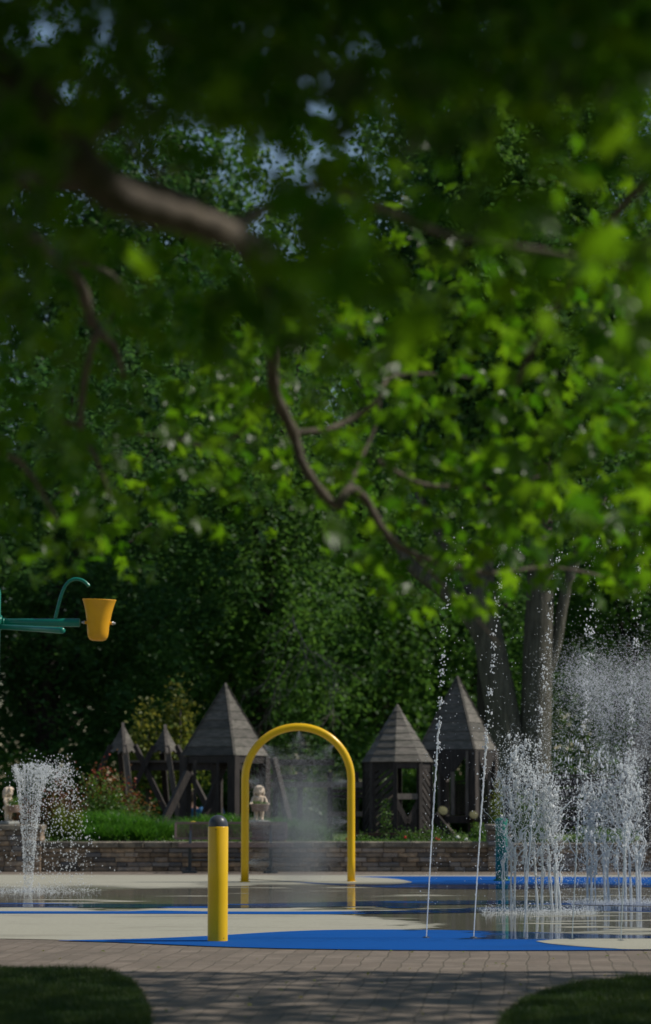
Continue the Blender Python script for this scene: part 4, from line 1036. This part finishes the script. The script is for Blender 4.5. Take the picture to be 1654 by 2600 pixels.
# ground cover along the wall
n = 9000; P2 = np.c_[rng.uniform(X(830,40),X(1240,40),n), rng.uniform(39.75,40.5,n), .39+np.abs(rng.normal(0,.05,n))]
V, Fc = leaves(P2, rng.uniform(.02,.045,n), LQ, LQF, rand_frames(n,.5)); o = npmesh('ground_cover', V, Fc, M['shrub_green'], r=np.repeat(rng.uniform(0,.8,n),4)); tag(o, 'low leafy ground cover along the top of the wall', 'ground cover', kind='stuff')
n = 12000; P2 = np.c_[rng.uniform(X(-60,41),X(830,41),n), rng.uniform(39.7,42.5,n), .39+np.abs(rng.normal(0,.06,n))]
V, Fc = leaves(P2, rng.uniform(.03,.06,n), LQ, LQF, rand_frames(n,.5)); o = npmesh('ground_cover', V, Fc, M['shrub_green'], r=np.repeat(rng.uniform(0,.8,n),4)); tag(o, 'low leafy ground cover between the grass clumps', 'ground cover', kind='stuff')
def rose(px, Y, h_, label, petal, spots, sc_=.17):
    s = empty('rose_bush', (X(px,Y),Y,.38), label, 'rose bush', 'rose bushes along the wall')
    n = 420; P2 = np.c_[rng.normal(0,sc_*.6,n), rng.normal(0,sc_*.5,n), np.abs(rng.normal(h_*.55,h_*.28,n))]
    V, Fc = leaves(P2, rng.uniform(.02,.042,n), LQ, LQF, rand_frames(n,.5)); npmesh('foliage', V, Fc, M['shrub_green'], s, r=np.repeat(rng.uniform(0,1,n),4))
    mb = MB()
    for q in range(6): a = rng.uniform(0,6.28); mb.tube([(0,0,0),(math.cos(a)*sc_*.3,math.sin(a)*sc_*.3,h_*.5),(math.cos(a)*sc_*.6,math.sin(a)*sc_*.5,h_*.9)], [.007,.005,.003], 5)
    mb.build('stem', M['stem'], s)
    for (fx, fy, q) in spots:
        w = at(fx, fy, Y-.12)-Vector((X(px,Y),Y,.38)); mb = MB()
        for k in range(9):
            a = k*2.4; rr2 = q*(.25+.08*k); mb.ell((w.x+rr2*math.cos(a)*.7, w.y+rr2*math.sin(a)*.5, w.z-.003*k), (q*.5,q*.4,q*.45), 8, 5)
        mb.build('flower', M[petal], s, True)
rose(1030, 40.3, .28, 'rose bush with one orange red bloom below the octagonal tower', 'red', [(1029,2124,.026)])
rose(1108, 40.3, .28, 'rose bush with a deep red bloom right of the leftmost jet', 'red', [(1115,2131,.034),(1108,2128,.024)])
rose(1075, 40.4, .26, 'flowerless rose bush between the two red flowering ones', 'red', [])
rose(1160, 40.3, .22, 'rose bush with white blooms near the second jet', 'whitep', [(1162,2124,.036),(1184,2130,.036),(1192,2135,.026)])
rose(978, 40.6, .70, 'taller thin rose bush with small leaves in front of the slatted wall', 'red', [], .10)
rose(925, 40.5, .20, 'low rose bush with a pinkish bloom in the mist near the arch leg', 'red', [(880,2128,.018)])
q = at(491,2089,40.0); yf = empty('yellow_flower', (q.x,q.y,.38), 'single yellow flower nodding above the bench back', 'flower')
mb = MB()
for k in range(7): a = k*.9; mb.ell((.03*math.cos(a),.02*math.sin(a),q.z-.38+.01*(k%2)), (.025,.02,.014), 8, 5)
mb.build('bloom', M['yelp'], yf, True); mb = MB(); mb.tube([(0,0,0),(.01,0,.2),(0,0,q.z-.38)], .004, 5); mb.build('stem', M['stem'], yf)

# ------------------------------------------------------------------ background trees
rng = np.random.default_rng(21)
def crown_proto(seed, ncl, per, spx=.10):
    rs = np.random.default_rng(seed); c = rs.normal(size=(ncl,3)); c /= np.linalg.norm(c,axis=1)[:,None]
    c *= (rs.uniform(.18,1.0,ncl)**.55)[:,None]; c *= (1+.16*rs.normal(size=(ncl,1)))
    # spreading, with hanging skirts
    n = ncl*per; ci = np.repeat(np.arange(ncl), per); sz = rs.uniform(.6,1.5,ncl)
    g3 = rs.normal(size=(n,3))*np.array([1,1,.55])
    P2 = c[ci]+g3*spx*sz[ci][:,None]; P2[:,2] -= .25*spx*(g3[:,0]**2+g3[:,1]**2)
    rv = np.clip(.5*rs.uniform(0,1,n)+.5*rs.uniform(0,1,ncl)[ci],0,1)
    return c, P2, rv
PROT = []
for sd_, mname in ((1,'leaf_a'),(2,'leaf_b'),(3,'leaf_a'),(4,'leaf_b')):
    ncl = 360; c, P2, rv = crown_proto(sd_, ncl, 105, .076); S_ = np.array([4.6,3.6,8.5]); P2 = P2*S_
    V, Fc = leaves(P2, rng.uniform(.14,.27,len(P2)), LQ, LQF, rand_frames(len(P2),.35,.5))
    o = npmesh('crown', V, Fc, M[mname], r=np.repeat(rv,4)); PROT.append((o, c*S_)); col.objects.unlink(o)
used = set()
def tree(px, Y, zc, sx_, sz_, k, label, trunk=None, bark='bark_dark', rot=None, crown2=None, group='tall trees behind the play towers'):
    x = X(px, Y); t = empty('tree', (x,Y,.25), label, 'tree', group)
    pr, cl = PROT[k]; o = pr.copy(); col.objects.link(o); o.parent = t
    o.location = (0,0,zc-.25); o.scale = (sx_,sx_,sz_); rz = rng.uniform(0,6.28) if rot is None else rot; o.rotation_euler = (0,0,rz)
    if trunk is None:
        lean = rng.normal(0,.35); top = zc+2*sz_
        trunk = [([(0,0,0),(lean*.1,0,1.5),(lean*.4,.1,4),(lean*.8,0,zc*.75),(lean,0,top)], [.36,.28,.24,.17,.05])]
        mrot = Matrix.Rotation(rz,3,'Z')
        for q in rng.choice(len(cl), 14, replace=False):
            e = mrot @ Vector(cl[q]); e = Vector((e.x*sx_, e.y*sx_, e.z*sz_+zc-.25)); z0_ = max(1.8, e.z-2.5-abs(e.x)*.5); z0_ = min(z0_, top-1)
            s0 = Vector((lean*.6,0,z0_)); trunk.append(([s0, s0.lerp(e,.5)+Vector((0,0,.5)), e], [.11,.06,.02]))
    mb = MB()
    for pts_, rd in trunk:
        P3 = smoothpoly([tuple(p) for p in pts_], 5); rr3 = np.interp(np.linspace(0,len(rd)-1,len(P3)), range(len(rd)), rd); mb.tube(P3, list(rr3), 14 if rd[0] > .2 else 7)
    mb.build('trunk', M[bark], t, True)
    return t
TL = [(120,60,6.6,.95,.66,0,'dark dense tree at the far left behind the bucket'),(640,64,7.6,.85,.76,1,'leafy tree with dark trunk rising behind the arch and the square tower'),(1640,61,6.4,.85,.64,3,'lower green tree at the right frame edge'),
      (370,74,9.0,1.0,.95,2,'tall tree rising behind the swing frame'),(960,73,9.0,.95,.95,3,'mid green tree behind the octagonal tower'),
      (790,80,6.5,1.15,.8,2,'low broad tree seen far behind through the arch'),(1190,78,6.8,1.1,.8,3,'low broad tree far behind between the towers and the grey trunks'),
      (90,88,14,1.45,1.7,2,'pale distant tree filling the upper left'),(520,90,15,1.5,1.7,3,'very tall distant tree left of centre'),(1120,90,15,1.5,1.7,1,'very tall distant tree over the towers'),(330,86,17,1.2,1.3,0,'tall distant tree filling the gap over the swing frame'),(1560,88,14.5,1.45,1.65,0,'very tall distant tree at upper right')]
for a in TL:
    px, Y, zc, sx_, sz_, k, lb_ = a; tree(px, Y, zc, sx_, sz_, k, lb_)
# two big grey trunks at right
def tp(px, py, Y, x0): w = at(px,py,Y); return (w.x-x0, Y-54, w.z-.25)
x0 = X(1300,54)
tree(1300, 54, 14.0, .85, .75, 0, 'big leaning grey trunked tree forking behind the steep square tower', [
    ([(0.05,0,0),tp(1300,1960,54,x0),tp(1275,1800,54,x0),tp(1245,1640,54,x0),tp(1225,1500,54,x0),tp(1235,1300,54.5,x0),tp(1260,800,55,x0)], [.44,.40,.37,.34,.30,.2,.1]),
    ([tp(1243,1650,54,x0),tp(1200,1570,54,x0),tp(1130,1500,54,x0),tp(1040,1430,54,x0),tp(960,1300,54,x0)], [.26,.22,.19,.15,.09]),
    ([tp(1230,1560,54,x0),tp(1180,1460,54.4,x0),tp(1130,1380,54.6,x0),tp(1060,1250,55,x0)], [.2,.17,.13,.08])], 'bark')
x0 = X(1362,54)
tree(1362, 54, 14.5, .9, .8, 1, 'big upright grey trunked tree right of the leaning one', [
    ([(.02,0,0),tp(1358,1960,54,x0),tp(1362,1800,54,x0),tp(1368,1600,54,x0),tp(1372,1500,54,x0),tp(1375,1200,54,x0),tp(1380,700,54,x0)], [.42,.37,.35,.33,.31,.24,.1]),
    ([tp(1385,1720,54,x0),tp(1412,1640,54,x0),tp(1432,1520,54,x0),tp(1470,1400,54,x0),tp(1540,1250,54,x0)], [.13,.13,.13,.11,.06])], 'bark')
x0 = X(1236,57)
tree(1236, 57, 13.5, .7, .6, 2, 'dark slim trunked tree just left behind the leaning grey trunk', [([(0,0,0),(0,0,2.5),(.02,0,6),(0,0,14)], [.26,.23,.2,.08])])
# dead bare hanging branches
mb = MB()
x0 = X(700,52); bz = empty('bare_branch', at(745,1560,52), 'bare grey twigs hanging down behind the top of the arch', 'branch')
def twig(p, d, ln_, r_, depth):
    pts_ = [Vector(p)]; rd = [r_]; d = Vector(d)
    k = max(3,int(ln_/.12))
    for i in range(k):
        d = (d+Vector((rng.normal(0,.25), rng.normal(0,.15), rng.normal(-.05,.18)))).normalized(); pts_.append(pts_[-1]+d*(ln_/k)); rd.append(r_*(1-.7*(i+1)/k))
        if depth and rng.uniform() < .55: twig(pts_[-1], (d+Vector((rng.normal(0,.9),0,rng.normal(-.2,.5)))).normalized(), ln_*rng.uniform(.3,.6), r_*.6, depth-1)
    mb.tube(pts_, rd, 4)
twig((0,0,0), (-.1,0,-1), 2.1, .015, 2); twig((-.3,.1,-.9), (-.7,0,-.6), 1.3, .010, 1); twig((-.1,.1,-1.0), (.05,0,-1), 1.4, .010, 2)
mb.build('twig', M['wood_pale'], bz)
# understorey: shrubs and small trees under the crowns
UL = [(40,57,1.5,1.7,'shrub_green','dark green understorey bush at far left behind the statue'),(200,60,1.4,1.5,'shrub_green','understorey bush left of the swing frame'),(470,66,1.6,1.3,'shrub_green','green bush behind the seated people'),
      (600,64,1.8,1.5,'shrub_green','green bush behind the left tower legs'),(760,66,1.3,1.2,'shrub_green','green bush seen through the arch'),(1120,60,1.5,1.6,'shrub_green','green bush behind the steep square tower'),(1480,58,2.1,3.0,'shrub_green','bright green bushy growth right of the upright grey trunk'),
      (1640,60,2.0,2.6,'shrub_green','green bushy growth at the right edge behind the cone fountain'),(960,64,1.6,1.9,'shrub_green','green bush behind the octagonal tower')]
for px, Y, w_, h_, mm, lb_ in UL: shrub('bush', (X(px,Y),Y,.2), (w_,w_*.7,h_), lb_, mm, 'bush', n=7000, ls=.15, clumps=50)

for px, dims, lb_ in ((455,(.72,.5,2.0),'young sunlit yellow green tree between the swing frame and the square tower'),(375,(.55,.5,1.6),'smaller young yellow green tree behind the swing frame caps')):
    s_ = shrub('young_tree', (X(px,49.6),49.6,1.35), dims, lb_, 'leaf_c', 'tree', n=2300, ls=.10, clumps=34)
    mb = MB(); mb.tube([(0,0,-1.05),(.03,0,-.5),(0,0,.1),(.02,0,dims[2]*.8)], [.06,.05,.045,.015], 8); mb.build('trunk', M['bark_dark'], s_, True)
# ------------------------------------------------------------------ foreground maple
rng = np.random.default_rng(5)
mp = empty('maple_tree', (-3.2,4.6,0), 'large maple whose leafy limbs overhang the whole upper half of the photo', 'tree')
mo = Vector((-3.2,4.6,0))
mb = MB(); mb.tube([(0,0,0),(.02,0,.5),(.1,.05,1.6),(.25,.1,2.6),(.5,.2,3.6),(.8,.3,5.0),(1.0,.6,7.5)], [.34,.27,.24,.22,.20,.15,.05], 20); mb.build('trunk', M['bark_maple'], mp, True)
def branch(lst, rads, n=12):
    P3 = [at(px,py,Y)-mo if not isinstance(px, Vector) else px for px,py,Y in lst]
    P3 = [Vector(v) for v in smoothpoly([tuple(p) for p in P3], 6)]
    rr3 = np.interp(np.linspace(0,len(rads)-1,len(P3)), range(len(rads)), rads)
    rr3 = [r_*(1+.07*math.sin(i*1.7)+.05*rng.normal()) for i, r_ in enumerate(rr3)]
    mb = MB(); mb.tube(P3, rr3, n); mb.build('branch', M['bark_maple'], mp, True)
V_ = Vector
branch([(-700,-150,5.0),(-250,40,5.2),(60,250,5.3),(170,380,5.35),(260,470,5.4),(340,520,5.45),(440,548,5.5),(560,585,5.6),(640,615,5.9),(720,670,6.4),(800,740,7.2)], [.075,.066,.060,.052,.046,.041,.037,.034,.028,.018,.008], 16)
branch([(180,380,5.35),(250,340,5.5),(330,240,5.8),(345,60,6.2),(380,-200,6.6)], [.022,.016,.012,.010,.008])
branch([(290,320,5.7),(350,400,5.7),(420,480,5.75),(470,560,5.8)], [.010,.009,.007,.004])
branch([(370,430,5.75),(470,430,6),(560,415,6.2)], [.008,.006,.003])
branch([(560,585,5.6),(620,560,5.9),(690,520,6.2),(800,470,6.4),(950,520,6.6),(1150,600,6.8),(1400,640,7),(1700,700,7.2)], [.026,.020,.017,.014,.012,.010,.008,.004])
branch([(-500,300,8.0),(0,560,8.3),(150,665,8.5),(205,725,8.6),(235,820,8.7),(290,880,8.8),(315,960,8.9)], [.05,.035,.026,.021,.019,.014,.007])
branch([(245,840,8.7),(215,960,8.8),(205,1070,8.9),(215,1110,9),(245,1165,9.0),(280,1260,9.1)], [.014,.013,.012,.011,.008,.004])
branch([(205,1080,8.9),(165,1070,8.9),(120,1040,8.9)], [.009,.008,.004])
branch([(150,665,8.5),(220,670,8.5),(285,700,8.6),(305,745,8.6),(270,830,8.7)], [.014,.012,.010,.009,.006])
branch([(-400,500,9.0),(100,450,9.3),(420,500,9.5),(600,600,9.6),(680,760,9.7),(690,900,9.8),(700,1000,9.9),(745,1100,10),(770,1180,10),(830,1265,10),(870,1290,10)], [.06,.05,.042,.036,.030,.026,.024,.023,.021,.019,.014], 14)
branch([(745,1098,10),(830,1090,10.1),(900,1060,10.2),(960,1015,10.2),(990,960,10.3),(1100,950,10.4),(1200,960,10.5)], [.015,.013,.012,.011,.009,.007,.004])
branch([(860,1275,10),(890,1240,10.1),(930,1270,10.2),(970,1340,10.2),(1020,1390,10.3),(1120,1430,10.4),(1250,1455,10.5),(1400,1440,10.7),(1560,1470,11)], [.016,.018,.018,.016,.014,.012,.010,.008,.004])
branch([(870,1280,10),(910,1180,10.2),(950,1090,10.3),(965,1020,10.3)], [.010,.009,.008,.006])
branch([(700,1010,9.9),(560,1130,9.9),(430,1110,10),(330,1100,10)], [.009,.008,.006,.003])
branch([(960,1170,10.2),(1060,1225,10.3),(1150,1235,10.4),(1290,1230,10.5),(1400,1200,10.6)], [.011,.010,.008,.006,.003])
branch([(1030,1390,10.3),(1130,1490,10.4),(1200,1560,10.4),(1270,1640,10.5)], [.008,.006,.005,.003])
branch([(-300,1100,8.5),(0,1150,8.6),(80,1210,8.7),(150,1330,8.8)], [.02,.012,.009,.004])
branch([(1900,300,7.0),(1600,500,7.3),(1400,800,7.8),(1300,1000,8.2)], [.02,.015,.010,.005])

low = [(-200,1470),(0,1480),(100,1500),(160,1520),(250,1450),(380,1540),(430,1400),(560,1370),(650,1420),(700,1400),(760,1340),(820,1430),(900,1470),(980,1590),(1050,1600),(1120,1530),(1190,1600),(1250,1660),(1310,1590),(1340,1520),(1450,1500),(1550,1560),(1654,1560),(1900,1560)]
lx, ly = zip(*low)
def sample(n, Y0, Y1, dens, spread, per, sz=(.10,.15), up=.35, droop=.45):
    """clusters of leaves; dens(px,py) in 0..1"""
    out = []
    tries = 0
    while len(out) < n and tries < n*60:
        tries += 1; px, py, Y = rng.uniform(-250,1900), rng.uniform(-420,1680), rng.uniform(Y0,Y1)
        if rng.uniform() < dens(px,py):
            k = rng.integers(per[0],per[1]); c = np.array(at(px,py,Y)); q = c+rng.normal(0,spread,(k,3))
            for z in q:
                # keep the ragged lower edge of the crown
                yy_ = 1300-F*math.tan(math.atan2(z[2]-CH, z[1])-PITCH); xx_ = 827+F*z[0]/z[1]
                if yy_ > np.interp(xx_,lx,ly)-20: continue
                if any(z[1] < kd and abs(xx_-kx) < kr and abs(yy_-ky) < kr for kx, ky, kr, kd in KEEP) and rng.uniform() < .9: continue
                out.append(z)
    P2 = np.array(out); m_ = len(P2); return P2, rng.uniform(sz[0],sz[1],m_), rand_frames(m_, up, droop)
def clump(px, py, s_, ph):
    return .5+.25*(math.sin(px/s_+ph+1.3*math.sin(py/s_*.8+ph))+math.sin(py/s_*1.15+2*ph+1.1*math.sin(px/s_*.9)))
def d_near(px,py):
    left = 520+(py-200)*.30
    if px < left or py < 230: return 0
    hi = np.interp(px,[500,700,1000,1654,1900],[780,880,900,950,950])
    if py > hi: return 0
    return min(1,(px-left)/150+.2)*(1.0 if clump(px,py,130,1.) > .40 else .12)
def d_ul(px,py):
    lim = 1900 if py < 215 else (560 if py < 290 else 260)
    if px > lim or py > 700: return 0
    f = 1.0 if clump(px,py,90,2.) > .28 else (1.0 if py < 240 and px > 230 else .0)
    if 30 < px < 230 and 40 < py < 200: f *= .4
    return f
def d_mid(px,py):
    if py > np.interp(px,lx,ly)-230: return 0
    g_ = 1.0 if clump(px,py,120,.3) > .42 else .08
    if 300 < px < 570 and 290 < py < 520: g_ *= .1
    if 740 < px < 960 and 540 < py < 760: g_ *= .15
    if px < 160 and 850 < py < 1000: g_ *= .3
    if py < 330 and px > 430: g_ = 1.0
    return g_
def d_far(px,py):
    e = np.interp(px,lx,ly)
    if py > e-30 or py < 520: return 0
    g_ = 1.0 if clump(px,py,75,.9) > .40 else (.12 if py < 1050 else .35)
    if 300 < px < 700 and 1180 < py < 1350: g_ *= .5
    if 740 < px < 960 and 540 < py < 760: g_ *= .1
    if px < 350 and 700 < py < 1000: g_ *= .55
    return g_
KEEP = []      # spots where bare wood shows: no leaves hang in front of it there
for pl_, kr, kd in (([(240,440),(340,520),(440,548),(560,585)],105,5.7),([(685,900),(700,1000),(745,1100),(770,1180),(830,1265),(900,1250),(960,1330),(1040,1400)],34,10.1),([(150,665),(205,725),(235,820),(290,880),(310,950)],28,8.9),([(215,960),(205,1070),(240,1160)],24,9.0),([(745,1098),(850,1085),(940,1030)],24,10.2)):
    for (xa, ya), (xb, yb_) in zip(pl_, pl_[1:]):
        for t_ in np.linspace(0,1,6): KEEP.append((lerp(xa,xb,t_), lerp(ya,yb_,t_), kr, kd))
sdir = np.array([math.sin(R(88))*math.cos(R(49)), math.cos(R(88))*math.cos(R(49)), math.sin(R(49))])
HOLES = [(np.array(at(x_, y_, Y_)), q_) for x_, y_, Y_, q_ in ((360,525,5.4,.13),(430,545,5.5,.15),(510,565,5.55,.13),(700,1000,9.9,.14),(770,1190,10,.14),(215,760,8.6,.12))]  # leaves cleared towards the sun so light patches land on these branches
def shaft(P):
    k = np.ones(len(P), bool)
    for c0, q_ in HOLES:
        d = P-c0; t = d@sdir; k &= ~((np.linalg.norm(d-t[:,None]*sdir, axis=1) < q_) & (t > .02))
    return k
V1 = []; F1 = []; R1 = []; off = 0
for args in ((150,4.2,5.8,d_near,.06,(2,5),(.095,.135)),(45,4.5,5.4,lambda px,py: 1.0 if 570 < px < 800 and 520 < py < 800 else 0,.06,(2,5),(.10,.13)),(3000,4.6,6.8,d_ul,.09,(2,5),(.09,.13)),(760,6.4,8.8,d_mid,.11,(3,7),(.10,.14)),(3300,9.0,13.2,d_far,.13,(3,8),(.085,.135))):
    P2, sz, fr_ = sample(*args)
    k_ = shaft(P2); P2 = P2[k_]; sz = sz[k_]; fr_ = tuple(f[k_] for f in fr_)
    V, Fc = leaves(P2, sz, ML, MLF, fr_); V1.append(V); F1.append(Fc+off); off += len(V); R1.append(np.repeat(rng.uniform(0,1,len(P2)), len(ML)))
V = np.concatenate(V1)-np.array(mo); npmesh('leaves', V, np.concatenate(F1), M['maple'], mp, r=np.concatenate(R1))
# unseen crown added and shaped to cast shade; gaps cut to light the limb
def upper(n, xr_, yr, z0f, z1, thr=-.4, sz=.17):
    P2 = np.c_[rng.uniform(*xr_,n), rng.uniform(*yr,n), np.zeros(n)]
    zb_ = z0f(P2[:,0], P2[:,1]); P2[:,2] = zb_+(z1-zb_)*rng.uniform(0,1,n)
    h_ = np.sin(P2[:,0]*1.7+P2[:,2])+np.sin(P2[:,1]*1.5+P2[:,0])+np.sin(P2[:,2]*2.2+P2[:,1]*.8); P2 = P2[h_ > thr]
    P2 = P2[shaft(P2)]
    V, Fc = leaves(P2, rng.uniform(.7,1.2,len(P2))*sz, LQ*np.array([1.6,1,1]), LQF, rand_frames(len(P2),.6)); return V-np.array(mo), Fc, np.repeat(rng.uniform(0,1,len(P2)),4)
UP = [upper(34000, (-8,1.0), (1,17), lambda x, y: 1.5+.37*y, 10.0, -1.0), upper(22000, (-9,5), (-9,1), lambda x, y: 2.9+0*y, 8.0, -.9),  # second block, behind the camera, added to darken the foreground
      upper(34000, (.2,6.0), (1,15), lambda x, y: np.maximum(1.7+.36*y, 1.05+.27*y+1.15*x-.4*np.clip((7.5-y)/2,0,1)), 11.5, -.9), upper(7000, (3.8,10.5), (11.8,17.6), lambda x, y: 6.6+0*y, 10.5, -1.2)]  # last block, out of view at right, added to shade the paving
Vu = np.concatenate([u[0] for u in UP]); Ru = np.concatenate([u[2] for u in UP]); o_f = np.cumsum([0]+[len(u[0]) for u in UP])
Fu = np.concatenate([u[1]+o_f[i] for i, u in enumerate(UP)])
npmesh('shade_crown', Vu, Fu, M['maple'], mp, r=Ru)
mb = MB()
for q in range(26):
    e = Vector((rng.uniform(-3.5,5.5), rng.uniform(-3,11), 0)); yw = e.y+4.6; e.z = 1.9+.37*max(yw,0)+rng.uniform(.5,3.5); s0 = Vector((.6,.25,rng.uniform(3.2,6)))
    P3 = smoothpoly([tuple(s0), tuple(s0.lerp(e,.5)+Vector((0,0,.9))), tuple(e)], 5); mb.tube(P3, list(np.linspace(.08,.012,len(P3))), 7)
mb.build('branch', M['bark_maple'], mp, True)

# fallen bits on the paving
n = 150; P2 = np.c_[rng.uniform(-3,3,n), rng.uniform(13,19.6,n), np.full(n,.012)]
V, Fc = leaves(P2, rng.uniform(.012,.045,n), LQ, LQF, rand_frames(n,3,0)); o = npmesh('fallen_leaves', V, Fc, M['leaf_c'], r=np.repeat(rng.uniform(0,1,n),4)); tag(o, 'small dry leaf bits scattered over the paving', 'fallen leaves', kind='stuff')

for o in col.objects:      # falling water nobody could count
    if o.name.split('.')[0] in ('drops','spray','ground_splash','rising_drops','falling_drops','froth','water_splash','basket_plant','foliage'): o['kind'] = 'stuff'
# ------------------------------------------------------------------ light
SUN_AZ = R(88); SUN_EL = R(49)      # azimuth from +Y (away from the camera) towards +X (right)
sd = bpy.data.lights.new('sun', 'SUN'); sd.energy = 5.0; sd.angle = R(.6); sd.color = (1,.95,.86)
so_ = bpy.data.objects.new('sun', sd); col.objects.link(so_)
dirv = Vector((math.sin(SUN_AZ)*math.cos(SUN_EL), math.cos(SUN_AZ)*math.cos(SUN_EL), math.sin(SUN_EL)))
so_.rotation_euler = dirv.to_track_quat('Z','Y').to_euler()
w = bpy.data.worlds.new('World'); sc.world = w; w.use_nodes = True; nt = w.node_tree
bg = nt.nodes['Background']; sk = nt.nodes.new('ShaderNodeTexSky'); sk.sky_type = 'NISHITA'; sk.sun_disc = False
sk.sun_elevation = SUN_EL; sk.sun_rotation = SUN_AZ; sk.dust_density = .4; sk.air_density = 1.2; sk.ozone_density = 1.2
nt.links.new(sk.outputs[0], bg.inputs[0]); bg.inputs[1].default_value = .10
sc.view_settings.view_transform = 'Standard'; sc.view_settings.look = 'None'; sc.view_settings.exposure = -.5; sc.view_settings.gamma = 1
sc.cycles.use_denoising = True; sc.cycles.max_bounces = 7; sc.cycles.transparent_max_bounces = 12; sc.cycles.diffuse_bounces = 3; sc.cycles.glossy_bounces = 3; sc.cycles.transmission_bounces = 4; sc.cycles.volume_bounces = 0
sc.cycles.sample_clamp_indirect = 4
